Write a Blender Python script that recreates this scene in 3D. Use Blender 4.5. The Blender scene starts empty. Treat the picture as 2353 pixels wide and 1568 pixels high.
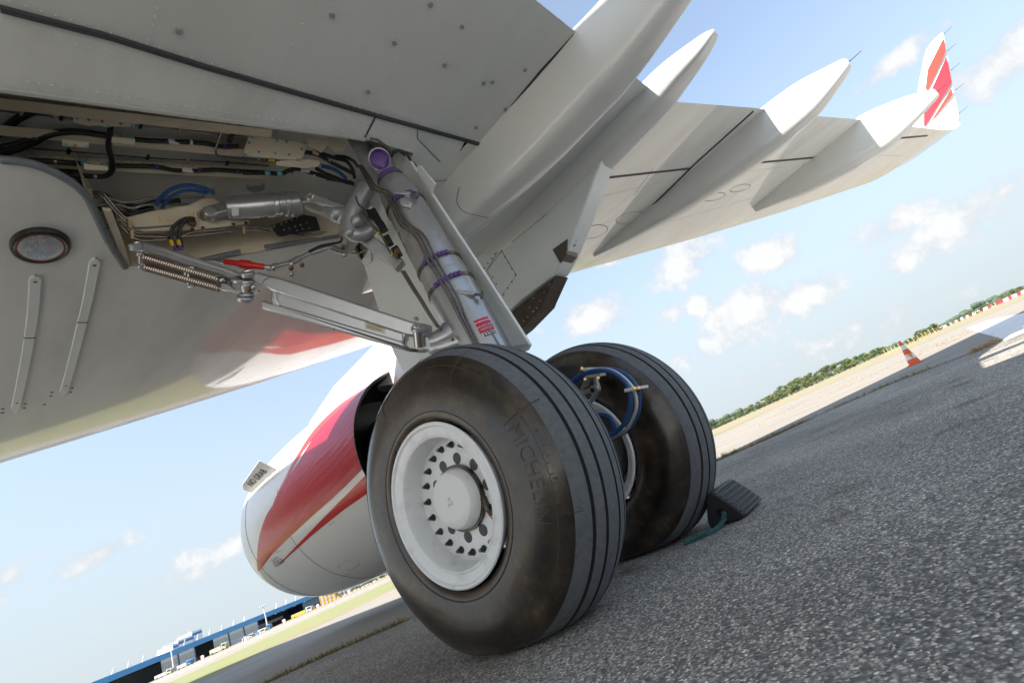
import bpy, bmesh, math, random
import numpy as np
from mathutils import Vector, Matrix
random.seed(7); rng = np.random.default_rng(7)
scn = bpy.context.scene
COL = scn.collection

# ------------------------------------------------------------------ camera
FPX, CX, CY, CZ = 1137.5544, -1.4194, -1.4691, 0.3738
YAW, PIT, ROL = 0.6319, 0.323, -0.4146
CAM = np.array([CX, CY, CZ])
FWD = np.array([math.cos(PIT)*math.cos(YAW), math.cos(PIT)*math.sin(YAW), math.sin(PIT)])
_rt = np.array([math.sin(YAW), -math.cos(YAW), 0.0]); _up = np.cross(_rt, FWD)
CR = math.cos(ROL)*_rt + math.sin(ROL)*_up
CU = -math.sin(ROL)*_rt + math.cos(ROL)*_up
cam = bpy.data.cameras.new('camera'); cam_ob = bpy.data.objects.new('camera', cam)
COL.objects.link(cam_ob); scn.camera = cam_ob
cam.sensor_width = 36.0; cam.lens = FPX/2352*36.0; cam.clip_start = 0.05; cam.clip_end = 6000
cam_ob.matrix_world = Matrix(((CR[0], CU[0], -FWD[0], CX), (CR[1], CU[1], -FWD[1], CY),
                              (CR[2], CU[2], -FWD[2], CZ), (0, 0, 0, 1)))
# ------------------------------------------------------------------ sun, sky, exposure
SUN = Vector((1.07, -0.24, -1.0)).normalized()
SUN_EL = math.asin(-SUN.z); SUN_AZ = math.atan2(-SUN.x, -SUN.y)   # azimuth from +Y, clockwise
sl = bpy.data.lights.new('sun', 'SUN'); sl.energy = 4.0; sl.angle = math.radians(0.53); sl.color = (1.0, 0.94, 0.86)
so = bpy.data.objects.new('sun', sl); COL.objects.link(so)
so.rotation_euler = SUN.to_track_quat('-Z', 'Y').to_euler()
scn.view_settings.view_transform = 'Standard'; scn.view_settings.look = 'None'
scn.view_settings.exposure = 1.62; scn.view_settings.gamma = 1.0
scn.view_settings.use_curve_mapping = False
scn.cycles.max_bounces = 8; scn.cycles.diffuse_bounces = 5; scn.cycles.glossy_bounces = 4

def ray(u, v):
    return FWD + (u-1176.0)/FPX*CR - (v-784.0)/FPX*CU
def hit(u, v, n, c):
    n = np.asarray(n, float); d = ray(u, v); return CAM + (c-n@CAM)/(n@d)*d
def RX(u, v, x): return hit(u, v, (1, 0, 0), x)
def RY(u, v, y): return hit(u, v, (0, 1, 0), y)
def RZ(u, v, z): return hit(u, v, (0, 0, 1), z)

world = bpy.data.worlds.new('World'); scn.world = world; world.use_nodes = True
HAZE_COL = (1.90, 2.16, 2.34, 1); CLOUD_LO = (2.05, 2.18, 2.32, 1); CLOUD_HI = (2.85, 2.87, 2.9, 1)
def make_world():
    nt = world.node_tree; N = nt.nodes; L = nt.links; N.clear()
    out = N.new('ShaderNodeOutputWorld'); bg = N.new('ShaderNodeBackground')
    sky = N.new('ShaderNodeTexSky'); sky.sky_type = 'NISHITA'; sky.sun_disc = False
    sky.sun_elevation = SUN_EL; sky.sun_rotation = SUN_AZ
    sky.air_density = 1.0; sky.dust_density = 1.0; sky.ozone_density = 0.5; sky.altitude = 100
    bg.inputs[1].default_value = 0.115
    tc = N.new('ShaderNodeTexCoord'); nrm = N.new('ShaderNodeVectorMath'); nrm.operation = 'NORMALIZE'
    L.new(tc.outputs['Generated'], nrm.inputs[0]); D = nrm.outputs[0]
    def math_(op, a, b=None, clamp=False):
        n = N.new('ShaderNodeMath'); n.operation = op; n.use_clamp = clamp
        for i, q in enumerate((a, b)):
            if q is None: continue
            if isinstance(q, (int, float)): n.inputs[i].default_value = q
            else: L.new(q, n.inputs[i])
        return n.outputs[0]
    # cloud banks: (u, v, half length px, half height px, angle deg)
    banks = [(2060, 140, 110, 30, -38, .9), (2330, 120, 170, 70, -40, 1.), (2150, 235, 90, 45, -40, .8), (1570, 600, 85, 50, -35, 1.),
             (1768, 585, 75, 50, -20, 1.), (1360, 725, 90, 45, -15, 1.), (1540, 720, 32, 24, -20, .9),
             (1605, 700, 35, 28, -20, 1.), (1720, 705, 110, 50, -25, 1.), (1850, 680, 80, 50, -25, .95), (1680, 780, 170, 40, -25, .55),
             (2050, 520, 100, 40, -30, .7), (2190, 520, 170, 60, -32, .8), (2300, 440, 130, 40, -30, .6),
             (1395, 605, 40, 12, -10, .6), (1900, 790, 220, 40, -25, .4),
             (225, 1275, 100, 38, -25, .9), (525, 1260, 70, 30, -30, .8), (430, 1320, 170, 40, -28, .5), (20, 1330, 90, 60, -28, .6)]
    total = None
    for (u, v, hl, hh, ang, amp) in banks:
        c = Vector(ray(u, v)).normalized(); a = math.radians(ang)
        e = Vector(ray(u+math.cos(a)*10, v+math.sin(a)*10)).normalized() - c
        e = (e - c*e.dot(c)).normalized(); g = c.cross(e)
        k = math.cos(math.atan(math.hypot(u-1176, v-784)/FPX))**1.5/FPX*1.35
        R = Matrix((e, g, c)).transposed()
        mp = N.new('ShaderNodeMapping'); mp.vector_type = 'TEXTURE'; L.new(D, mp.inputs['Vector'])
        mp.inputs['Location'].default_value = c; mp.inputs['Rotation'].default_value = R.to_euler('XYZ'); mp.inputs['Scale'].default_value = (hl*k, hh*k, .3)
        ln = N.new('ShaderNodeVectorMath'); ln.operation = 'LENGTH'; L.new(mp.outputs[0], ln.inputs[0])
        m = math_('MULTIPLY_ADD', ln.outputs['Value'], -amp); m.node.inputs[2].default_value = amp
        total = m if total is None else math_('MAXIMUM', total, m)
    n1 = N.new('ShaderNodeTexNoise'); n1.inputs['Scale'].default_value = 17; n1.inputs['Detail'].default_value = 7; n1.inputs['Roughness'].default_value = .62
    L.new(D, n1.inputs['Vector'])
    nz = math_('SUBTRACT', n1.outputs[0], .5)
    k = math_('MULTIPLY', math_('ADD', math_('MULTIPLY', nz, 1.9), math_('SUBTRACT', math_('MAXIMUM', total, -.6), .14)), 2.8, True)
    fac = math_('MULTIPLY', k, .93)
    sx = N.new('ShaderNodeSeparateXYZ'); L.new(D, sx.inputs[0])
    # pale summer haze low in the sky, the same all round
    hz_ = N.new('ShaderNodeMapRange'); hz_.interpolation_type = 'SMOOTHSTEP'; L.new(sx.outputs[2], hz_.inputs[0])
    hz_.inputs[1].default_value = 0.0; hz_.inputs[2].default_value = .62; hz_.inputs[3].default_value = .97; hz_.inputs[4].default_value = .30
    veil = N.new('ShaderNodeMix'); veil.data_type = 'RGBA'; L.new(hz_.outputs[0], veil.inputs[0]); L.new(sky.outputs[0], veil.inputs[6]); veil.inputs[7].default_value = HAZE_COL
    mix = N.new('ShaderNodeMix'); mix.data_type = 'RGBA'
    L.new(fac, mix.inputs[0]); L.new(veil.outputs[2], mix.inputs[6])
    cc = N.new('ShaderNodeMix'); cc.data_type = 'RGBA'; L.new(math_('MULTIPLY', math_('SUBTRACT', math_('ADD', total, math_('MULTIPLY', nz, 3.0)), .12), 1.5, True), cc.inputs[0])
    cc.inputs[6].default_value = CLOUD_LO; cc.inputs[7].default_value = CLOUD_HI
    L.new(cc.outputs[2], mix.inputs[7])
    L.new(mix.outputs[2], bg.inputs[0]); L.new(bg.outputs[0], out.inputs[0])
    world.cycles.sampling_method = 'NONE'
make_world()

# ------------------------------------------------------------------ materials
MATS = {}
def mat(name, col, rough=.5, metal=0., var=.0, vscale=6., col2=None, bump=0., bscale=200., coat=0., spec=.5, stretch=None, detail=4, thresh=None, trans=0., bdist=.01):
    if name in MATS: return MATS[name]
    m = bpy.data.materials.new(name); m.use_nodes = True; nt = m.node_tree; N = nt.nodes; L = nt.links
    b = N['Principled BSDF']
    b.inputs['Base Color'].default_value = (*col, 1); b.inputs['Roughness'].default_value = rough
    b.inputs['Metallic'].default_value = metal; b.inputs['Coat Weight'].default_value = coat
    b.inputs['Coat Roughness'].default_value = .06
    b.inputs['Specular IOR Level'].default_value = spec
    if trans: b.inputs['Transmission Weight'].default_value = trans
    tc = N.new('ShaderNodeTexCoord'); vec = tc.outputs['Object']
    if stretch:
        mp = N.new('ShaderNodeMapping'); mp.inputs['Scale'].default_value = stretch; L.new(vec, mp.inputs['Vector']); vec = mp.outputs[0]
    if col2 is not None or var:
        n = N.new('ShaderNodeTexNoise'); n.inputs['Scale'].default_value = vscale; n.inputs['Detail'].default_value = detail
        n.inputs['Roughness'].default_value = .6; L.new(vec, n.inputs['Vector'])
        r = N.new('ShaderNodeValToRGB'); L.new(n.outputs[0], r.inputs[0])
        lo, hi = thresh or (.3, .7)
        r.color_ramp.elements[0].position = lo; r.color_ramp.elements[1].position = hi
        c2 = col2 if col2 is not None else tuple(max(0, c*(1-var)) for c in col)
        r.color_ramp.elements[0].color = (*col, 1); r.color_ramp.elements[1].color = (*c2, 1)
        L.new(r.outputs[0], b.inputs['Base Color'])
        mr = N.new('ShaderNodeMapRange'); mr.inputs[3].default_value = rough*.8; mr.inputs[4].default_value = min(1, rough*1.35)
        L.new(n.outputs[0], mr.inputs[0]); L.new(mr.outputs[0], b.inputs['Roughness'])
    if bump:
        n = N.new('ShaderNodeTexNoise'); n.inputs['Scale'].default_value = bscale; n.inputs['Detail'].default_value = 3; L.new(vec, n.inputs['Vector'])
        bp = N.new('ShaderNodeBump'); bp.inputs['Strength'].default_value = bump; bp.inputs['Distance'].default_value = bdist
        L.new(n.outputs[0], bp.inputs['Height']); L.new(bp.outputs[0], b.inputs['Normal'])
    MATS[name] = m; return m

# ------------------------------------------------------------------ mesh helpers
def unit(v):
    v = np.asarray(v, float); n = np.linalg.norm(v); return v/n if n > 1e-12 else v
def perp(d):
    a = np.array([0, 0, 1.]) if abs(d[2]) < .9 else np.array([1., 0, 0])
    s = unit(np.cross(d, a)); return s, np.cross(s, d)
def smooth(pts, n=6):
    P = [np.asarray(p, float) for p in pts]
    if len(P) < 3: return P
    Q = [2*P[0]-P[1]] + P + [2*P[-1]-P[-2]]; out = []
    for i in range(1, len(Q)-2):
        a, b, c, d = Q[i-1:i+3]
        for k in range(n):
            t = k/n; out.append(.5*((2*b)+(c-a)*t+(2*a-5*b+4*c-d)*t*t+(3*b-a-3*c+d)*t**3))
    out.append(P[-1]); return out
class MB:
    def __init__(s): s.v = []; s.f = []; s.m = []
    def add(s, vs, fs, mi=0):
        o = len(s.v); s.v += [tuple(float(c) for c in p) for p in vs]; s.f += [tuple(o+i for i in f) for f in fs]; s.m += [mi]*len(fs); return s
    def grid(s, G, cu=False, cv=False, mi=0, flip=False):
        nu = len(G); nv = len(G[0]); vs = [p for r in G for p in r]; fs = []
        for i in range(nu if cu else nu-1):
            for j in range(nv if cv else nv-1):
                a, b = i*nv+j, ((i+1) % nu)*nv+j; c, d = ((i+1) % nu)*nv+(j+1) % nv, i*nv+(j+1) % nv
                fs.append((d, c, b, a) if flip else (a, b, c, d))
        return s.add(vs, fs, mi)
    def ring(s, c, ax, r, n=16, ref=None):
        ax = unit(ax); e, g = perp(ax)
        if ref is not None:
            e = unit(np.asarray(ref)-np.dot(ref, ax)*ax); g = np.cross(ax, e)
        return [np.asarray(c)+r*(math.cos(2*math.pi*k/n)*e+math.sin(2*math.pi*k/n)*g) for k in range(n)]
    def cyl(s, a, b, r0, r1=None, n=16, caps=True, mi=0):
        a = np.asarray(a, float); b = np.asarray(b, float); r1 = r0 if r1 is None else r1; d = b-a
        A, B = s.ring(a, d, r0, n), s.ring(b, d, r1, n); s.grid([A, B], cv=True, mi=mi)
        if caps:
            s.add(A, [tuple(range(n))], mi); s.add(B, [tuple(range(n))[::-1]], mi)
        return s
    def lathe(s, prof, o, ax, n=32, cap0=False, cap1=False, mi=0, ref=None):
        ax = unit(ax); o = np.asarray(o, float); G = [s.ring(o+t*ax, ax, r, n, ref) for t, r in prof]
        s.grid(G, cv=True, mi=mi)
        if cap0: s.add(G[0], [tuple(range(n))], mi)
        if cap1: s.add(G[-1], [tuple(range(n))[::-1]], mi)
        return s
    def tube(s, pts, r, n=8, sm=6, caps=True, mi=0):
        P = smooth(pts, sm) if sm else [np.asarray(p, float) for p in pts]
        G = []; e = None
        for i, p in enumerate(P):
            d = unit(P[min(i+1, len(P)-1)]-P[max(i-1, 0)])
            if e is None: e, g = perp(d)
            e = unit(e-np.dot(e, d)*d); g = np.cross(d, e)
            rr = r if not callable(r) else r(i/(len(P)-1))
            G.append([p+rr*(math.cos(2*math.pi*k/n)*e+math.sin(2*math.pi*k/n)*g) for k in range(n)])
        s.grid(G, cv=True, mi=mi)
        if caps: s.add(G[0], [tuple(range(n))], mi); s.add(G[-1], [tuple(range(n))[::-1]], mi)
        return s
    def beam(s, a, b, w, h, up=(0, 0, 1), w1=None, h1=None, mi=0):
        a = np.asarray(a, float); b = np.asarray(b, float); d = unit(b-a); x = unit(np.cross(d, up)); z = np.cross(x, d)
        w1 = w if w1 is None else w1; h1 = h if h1 is None else h1
        vs = [a+sx*w/2*x+sz*h/2*z for sx, sz in ((-1, -1), (1, -1), (1, 1), (-1, 1))]+[b+sx*w1/2*x+sz*h1/2*z for sx, sz in ((-1, -1), (1, -1), (1, 1), (-1, 1))]
        return s.add(vs, [(0, 1, 2, 3), (7, 6, 5, 4), (0, 4, 5, 1), (1, 5, 6, 2), (2, 6, 7, 3), (3, 7, 4, 0)], mi)
    def box(s, c, sz, mi=0):
        c = np.asarray(c, float); return s.beam(c-np.array([sz[0]/2, 0, 0]), c+np.array([sz[0]/2, 0, 0]), sz[1], sz[2], mi=mi)
    def prism(s, poly, vec, mi=0):
        poly = [np.asarray(p, float) for p in poly]; vec = np.asarray(vec, float); n = len(poly)
        vs = poly+[p+vec for p in poly]
        return s.add(vs, [tuple(range(n))[::-1], tuple(range(n, 2*n))]+[(i, (i+1) % n, n+(i+1) % n, n+i) for i in range(n)], mi)
    def ball(s, c, r, n=10, sc=(1, 1, 1), mi=0):
        c = np.asarray(c, float); G = []
        for i in range(1, n//2+1):
            t = math.pi*i/(n//2+1)
            G.append([c+np.array([r*sc[0]*math.sin(t)*math.cos(2*math.pi*k/n), r*sc[1]*math.sin(t)*math.sin(2*math.pi*k/n), r*sc[2]*math.cos(t)]) for k in range(n)])
        s.grid(G, cv=True, mi=mi); s.add(G[0], [tuple(range(n))[::-1]], mi); s.add(G[-1], [tuple(range(n))], mi); return s

def obj(name, mb, m, parent=None, sharp=40, bevel=0., label=None, cat=None, group=None, kind=None, seg=2):
    me = bpy.data.meshes.new(name); me.from_pydata(mb.v, [], mb.f)
    for mm in (m if isinstance(m, (list, tuple)) else [m]): me.materials.append(mm)
    if any(mb.m): me.polygons.foreach_set('material_index', mb.m)
    bm = bmesh.new(); bm.from_mesh(me); bmesh.ops.remove_doubles(bm, verts=bm.verts, dist=1e-5)
    bmesh.ops.recalc_face_normals(bm, faces=bm.faces); bm.to_mesh(me); bm.free()
    if sharp:
        me.polygons.foreach_set('use_smooth', [True]*len(me.polygons)); me.set_sharp_from_angle(angle=math.radians(sharp))
    o = bpy.data.objects.new(name, me); COL.objects.link(o)
    if bevel:
        b = o.modifiers.new('bevel', 'BEVEL'); b.width = bevel; b.segments = seg; b.limit_method = 'ANGLE'; b.angle_limit = math.radians(35); b.harden_normals = False
    if parent is not None: o.parent = parent
    tag(o, label, cat, group, kind); return o
def tag(o, label=None, cat=None, group=None, kind=None):
    for k, v in (('label', label), ('category', cat), ('group', group), ('kind', kind)):
        if v: o[k] = v
    return o
def empty(name, loc=(0, 0, 0), **k):
    o = bpy.data.objects.new(name, None); COL.objects.link(o); o.location = loc; o.empty_display_size = .2
    return tag(o, **k)
def text_mesh(body, size=1.0, depth=0.0, bold=0.0):
    cu = bpy.data.curves.new('lettering', 'FONT'); cu.body = body; cu.size = size; cu.extrude = depth; cu.offset = bold; cu.resolution_u = 3
    cu.align_x = 'CENTER'; cu.align_y = 'CENTER'
    o = bpy.data.objects.new('lettering', cu); COL.objects.link(o)
    dg = bpy.context.evaluated_depsgraph_get(); me = o.evaluated_get(dg).to_mesh()
    vs = [np.array(v.co) for v in me.vertices]; fs = [tuple(p.vertices) for p in me.polygons]
    o.evaluated_get(dg).to_mesh_clear(); bpy.data.objects.remove(o); bpy.data.curves.remove(cu)
    return vs, fs
def fine_text(body, size, bold=0., edge=.008):
    vs, fs = text_mesh(body, size, 0, bold); bm = bmesh.new(); V = [bm.verts.new(v) for v in vs]
    for f in fs:
        try: bm.faces.new([V[i] for i in f])
        except ValueError: pass
    bmesh.ops.remove_doubles(bm, verts=bm.verts, dist=1e-6); bmesh.ops.triangulate(bm, faces=bm.faces)
    for _ in range(5):
        L = [e for e in bm.edges if e.calc_length() > edge]
        if not L: break
        bmesh.ops.subdivide_edges(bm, edges=L, cuts=1); bmesh.ops.triangulate(bm, faces=bm.faces)
    bm.verts.index_update(); out = [np.array(v.co) for v in bm.verts], [tuple(v.index for v in f.verts) for f in bm.faces]; bm.free(); return out
def lettering(mb, body, o, ex, ey, size, off=.0015, bold=0., mi=0):
    vs, fs = text_mesh(body, size, 0, bold); ex = unit(ex); ey = unit(np.asarray(ey)-np.dot(ey, ex)*ex); nz = np.cross(ex, ey); o = np.asarray(o, float)
    return mb.add([o+p[0]*ex+p[1]*ey+off*nz for p in vs], fs, mi)
# ------------------------------------------------------------------ shared materials
M_grey = mat('wing_grey_paint', (.67, .68, .655), .48, 0, col2=(.52, .525, .495), vscale=1.7, thresh=(.42, .80), coat=1.0, stretch=(1.6, .45, 1), detail=9, spec=.25, bump=.25, bscale=2.2, bdist=.02)
M_grey2 = mat('panel_grey_paint', (.65, .68, .675), .34, 0, col2=(.60, .625, .615), vscale=2.5, coat=.2, detail=6)
M_white = mat('white_paint', (.80, .80, .78), .22, 0, var=.05, vscale=3, coat=.5)
M_seal = mat('dark_rubber_seal', (.03, .03, .035), .6)
M_line = mat('panel_gap_dark', (.10, .105, .105), .7)
M_rseal = mat('grey_rubber_seal', (.16, .18, .20), .55, var=.3, vscale=30)
M_black = mat('black_plastic', (.012, .012, .013), .4)
# ------------------------------------------------------------------ ground
def gh(x, y=0):
    if x < 150: return 0.0062*max(0.0, x-1.5)
    return 0.9207+.0095*(min(x, 600)-150)
def G(u, v, dz=0.):
    z = 0.0
    for _ in range(40):
        p = RZ(u, v, z)
        if p[0] < -50 or abs(p[0]) > 900: break
        z = .6*z+.4*gh(p[0])
    return np.array([p[0], p[1], gh(p[0])+dz])
def ground_sheet(name, xs, ys, m, dz=0., kind='structure'):
    mb = MB(); mb.grid([[(x, y, gh(x)+dz) for y in ys] for x in xs]); return obj(name, mb, m, sharp=0, kind=kind)
def asphalt():
    m = bpy.data.materials.new('weathered_asphalt'); m.use_nodes = True; nt = m.node_tree; N = nt.nodes; L = nt.links; b = N['Principled BSDF']
    b.inputs['Roughness'].default_value = .82; b.inputs['Specular IOR Level'].default_value = .35
    tc = N.new('ShaderNodeTexCoord'); V = tc.outputs['Object']
    wn = N.new('ShaderNodeTexNoise'); wn.inputs['Scale'].default_value = 60; wn.inputs['Detail'].default_value = 3; L.new(V, wn.inputs['Vector'])
    ws = N.new('ShaderNodeVectorMath'); ws.operation = 'SCALE'; ws.inputs['Scale'].default_value = .014; L.new(wn.outputs['Color'], ws.inputs[0])
    wa = N.new('ShaderNodeVectorMath'); wa.operation = 'ADD'; L.new(V, wa.inputs[0]); L.new(ws.outputs[0], wa.inputs[1])
    vo = N.new('ShaderNodeTexVoronoi'); vo.inputs['Scale'].default_value = 140; vo.inputs['Randomness'].default_value = 1; L.new(wa.outputs[0], vo.inputs['Vector'])
    sep = N.new('ShaderNodeSeparateColor'); L.new(vo.outputs['Color'], sep.inputs[0])
    r = N.new('ShaderNodeValToRGB'); L.new(sep.outputs[0], r.inputs[0]); e = r.color_ramp
    e.elements[0].position = 0; e.elements[0].color = (.064, .060, .055, 1); e.elements[1].position = 1; e.elements[1].color = (.75, .72, .66, 1)
    for p, c in ((.20, (.108, .102, .094)), (.40, (.205, .192, .172)), (.58, (.31, .288, .252)), (.80, (.46, .42, .36)), (.93, (.58, .48, .38))):
        q = e.elements.new(p); q.color = (*c, 1)
    # bitumen between stones
    dr = N.new('ShaderNodeMapRange'); L.new(vo.outputs['Distance'], dr.inputs[0]); dr.inputs[1].default_value = .30; dr.inputs[2].default_value = .62; dr.inputs[3].default_value = 0; dr.inputs[4].default_value = .75
    mx = N.new('ShaderNodeMix'); mx.data_type = 'RGBA'; L.new(dr.outputs[0], mx.inputs[0]); L.new(r.outputs[0], mx.inputs[6]); mx.inputs[7].default_value = (.108, .102, .093, 1)
    big = N.new('ShaderNodeTexNoise'); big.inputs['Scale'].default_value = .55; big.inputs['Detail'].default_value = 7; big.inputs['Roughness'].default_value = .62; L.new(V, big.inputs['Vector'])
    br = N.new('ShaderNodeMapRange'); L.new(big.outputs[0], br.inputs[0]); br.inputs[1].default_value = .3; br.inputs[2].default_value = .7; br.inputs[3].default_value = 1.0; br.inputs[4].default_value = 2.0
    mu = N.new('ShaderNodeMix'); mu.data_type = 'RGBA'; mu.blend_type = 'MULTIPLY'; mu.inputs[0].default_value = 1; L.new(mx.outputs[2], mu.inputs[6]); L.new(br.outputs[0], mu.inputs[7])
    # brown oil/rust stains
    st = N.new('ShaderNodeTexNoise'); st.inputs['Scale'].default_value = 2.6; st.inputs['Detail'].default_value = 6; L.new(V, st.inputs['Vector'])
    sr = N.new('ShaderNodeMapRange'); L.new(st.outputs[0], sr.inputs[0]); sr.inputs[1].default_value = .60; sr.inputs[2].default_value = .72; sr.inputs[3].default_value = 0; sr.inputs[4].default_value = .62
    m2 = N.new('ShaderNodeMix'); m2.data_type = 'RGBA'; L.new(sr.outputs[0], m2.inputs[0]); L.new(mu.outputs[2], m2.inputs[6]); m2.inputs[7].default_value = (.10, .07, .045, 1)
    L.new(m2.outputs[2], b.inputs['Base Color'])
    inv = N.new('ShaderNodeMath'); inv.operation = 'SUBTRACT'; inv.inputs[0].default_value = 1; L.new(vo.outputs['Distance'], inv.inputs[1])
    bp = N.new('ShaderNodeBump'); bp.inputs['Strength'].default_value = .6; bp.inputs['Distance'].default_value = .005; L.new(inv.outputs[0], bp.inputs['Height']); L.new(bp.outputs[0], b.inputs['Normal'])
    return m
M_asph = asphalt()
xs = sorted(set([-900, -400, -150, -60, -25, -12, -6, -3, 0, 1.5, 4, 8, 15, 30, 60, 100, 150, 300, 600, 700, 1500]))
ys = [-1200, -500, -200, -80, -30, -12, -5, 0, 5, 12, 30, 80, 200, 500, 1500]
ground_sheet('ground', xs, ys, M_asph)
# ------------------------------------------------------------------ the aircraft
plane = empty('airliner', (0.47, 0, 0), label='white and grey passenger jet seen from under its right wing by the main wheels', cat='aircraft')
def part(name, mb, m, parent=None, **k):
    o = obj(name, mb, m, **k)
    p = parent or plane
    o.parent = p
    o.matrix_parent_inverse = (Matrix.Translation(-plane.location))
    if parent is not None: o.matrix_parent_inverse = Matrix.Identity(4)
    return o
LEt = np.array([(-3.4, 6.2, 2.56), (-.973, 4.706, 2.642), (-.1, 4.175, 2.684), (.93, 3.535, 2.735), (1.94, 2.888, 2.818), (4.37, 1.583, 3.157), (6.87, .25, 3.318), (8.95, -.859, 3.486),
                (11.68, -2.318, 3.773), (12.77, -2.903, 3.99), (13.6, -3.34, 4.25), (14.0, -3.56, 4.5)])
TEt = np.array([(-3.4, -1.03, 2.13), (.46, -1.03, 2.488), (.835, -1.03, 2.531), (2.35, -1.03, 2.786), (4.0, -1.468, 3.066), (5.155, -1.809, 3.163), (7.3, -2.436, 3.44), (9.28, -3.017, 3.624),
                (11.7, -3.75, 3.86), (12.8, -4.08, 4.05), (13.6, -4.33, 4.28), (14.0, -4.45, 4.5)])
def le(x): return np.interp(x, LEt[:, 0], LEt[:, 1]), np.interp(x, LEt[:, 0], LEt[:, 2])
def te(x): return np.interp(x, TEt[:, 0], TEt[:, 1]), np.interp(x, TEt[:, 0], TEt[:, 2])
def Nf(s): return 10*(.2969*math.sqrt(max(s, 0))-.126*s-.3516*s*s+.2843*s**3-.1036*s**4)
def Bl(x): return np.interp(x, [-3, 0, 3, 7, 14], [.13, .11, .09, .07, .03])
def Bu(x): return np.interp(x, [-3, 0, 3, 7, 14], [.55, .45, .32, .22, .06])
def skin(x, y, up=False):
    yl, zl = le(x); yt, zt = te(x); s = min(1., max(0., (yl-y)/(yl-yt)))
    # rear loading: slight hollow just ahead of the trailing edge
    base = zl+(zt-zl)*s
    return base+(Bu(x) if up else -Bl(x))*Nf(s)
def S(u, v, dz=0.):
    z = 2.6
    for _ in range(60):
        p = RZ(u, v, z); q = skin(p[0], p[1])+dz; z = .5*z+.5*q
    return np.array(RZ(u, v, z))
if True:
    # hole of the wheel bay in the lower skin, from points on its edges
    rear = [S(0, 205), S(400, 260), S(832, 318)]
    front = [S(0, 365), S(60, 372), S(110, 388), S(165, 418), S(200, 452), S(222, 495), S(250, 555), S(287, 612)]
    front2 = [S(500, 597), S(790, 543), S(836, 604)]
    RXs = [p[0] for p in rear]; RYs = [p[1] for p in rear]
    fr = front+front2; fr.sort(key=lambda p: p[0]); FXs = [p[0] for p in fr]; FYs = [p[1] for p in fr]
    XB = max(FXs)
DX0, DY0 = .45, .10                     # aft end of the leg door line; forward end where the bay ends
def yR(x):
    if x <= DX0: return np.interp(x, RXs, RYs) if x > RXs[0] else RYs[0]+(x-RXs[0])*(RYs[1]-RYs[0])/(RXs[1]-RXs[0])
    return DY0+(x-DX0)/(XB-DX0)*(FYs[-1]-DY0)-.005
def yF(x):
    return np.interp(x, FXs, FYs) if x > FXs[0] else FYs[0]-(FXs[0]-x)*.25
flap_px = [(0, 18), (250, 83), (470, 152), (700, 218), (1110, 333)]
FL = [S(u, v) for u, v in flap_px]; FLx = [p[0] for p in FL]; FLy = [p[1] for p in FL]
def yFl(x):
    return np.interp(x, FLx, FLy) if x > FLx[0] else FLy[0]+(FLx[0]-x)*.0
def build_wing():
    mb = MB()
    xin = sorted(set([-3.4, -2.6, -2.0, -1.6]+list(np.linspace(-1.4, XB, 40))+FXs+RXs+[DX0]))
    def row(x, y0, y1, n, nose=False):
        out = []
        for k in range(n+1):
            t = k/n
            if nose: t = 1-(1-t)**2.2
            y = y0+(y1-y0)*t; out.append((x, y, skin(x, y)))
        return out
    mb.grid([row(x, yFl(x)+.006, max(yR(x), yFl(x)+.02), 6) for x in xin])
    mb.grid([row(x, max(yF(x), yR(x)+.001), le(x)[0], 26, True) for x in xin])
    xo = [XB]+[x for x in np.linspace(.85, 14.0, 60) if x > XB]
    mb.grid([row(x, te(x)[0] if x > 1.0 else yFl(x)+.006, le(x)[0], 44, True) for x in xo])
    xall = [-3.4, -2, -1]+list(np.linspace(0, 14, 40))
    mb.grid([[(x, le(x)[0]+(te(x)[0]-le(x)[0])*t**2, skin(x, le(x)[0]+(te(x)[0]-le(x)[0])*t**2, True)+.0) for t in np.linspace(0, 1, 22)] for x in xall])
    return part('wing', mb, M_grey, sharp=35)
wing = build_wing()
def build_flap():
    mb = MB(); xs_ = [-3.4, -2.5]+list(np.linspace(-1.6, 1.12, 18))
    lo = [[(x, te(x)[0]+(yFl(x)-.006-te(x)[0])*t, skin(x, te(x)[0]+(yFl(x)-.006-te(x)[0])*t)-.004*(1-t)) for t in np.linspace(0, 1, 14)] for x in xs_]
    up_ = [[(p[0], p[1], p[2]+.012+.10*math.sin(math.pi*min(1, t*.5+.0))) for p, t in zip(r, np.linspace(0, 1, 14))] for r in lo]
    mb.grid(lo); mb.grid(up_)
    mb.grid([lo[-1], up_[-1]]); mb.grid([[r[-1] for r in lo], [r[-1] for r in up_]]); mb.grid([[r[0] for r in lo], [r[0] for r in up_]])
    return part('flap', mb, mat('flap_grey_paint', (.62, .635, .61), .45, 0, col2=(.53, .54, .515), vscale=1.5, coat=1.0, detail=9, spec=.25, bump=.25, bscale=2.4, bdist=.02, stretch=(1.4, .5, 1)), sharp=35)
flap = build_flap()
def ribbon(pts, w, dz=.003, lift=None):
    """flat strip that follows the lower skin, just below it"""
    mb = MB(); P = [np.asarray(p, float) for p in pts]; A = []; B = []
    for i, p in enumerate(P):
        d = unit(P[min(i+1, len(P)-1)]-P[max(i-1, 0)]); s = unit(np.cross(d, (0, 0, 1)))
        A.append(p+s*w/2-np.array([0, 0, dz])); B.append(p-s*w/2-np.array([0, 0, dz]))
    mb.grid([A, B]); return mb
def tubes(paths, r, n=8, sm=4):
    mb = MB()
    for p in paths: mb.tube(p, r, n, sm)
    return mb
def skin_path(px, n=8, dz=0.):
    P = []
    for (a, b), (c, d) in zip(px[:-1], px[1:]):
        for k in range(n): P.append(S(a+(c-a)*k/n, b+(d-b)*k/n, dz))
    P.append(S(*px[-1], dz)); return P
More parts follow.
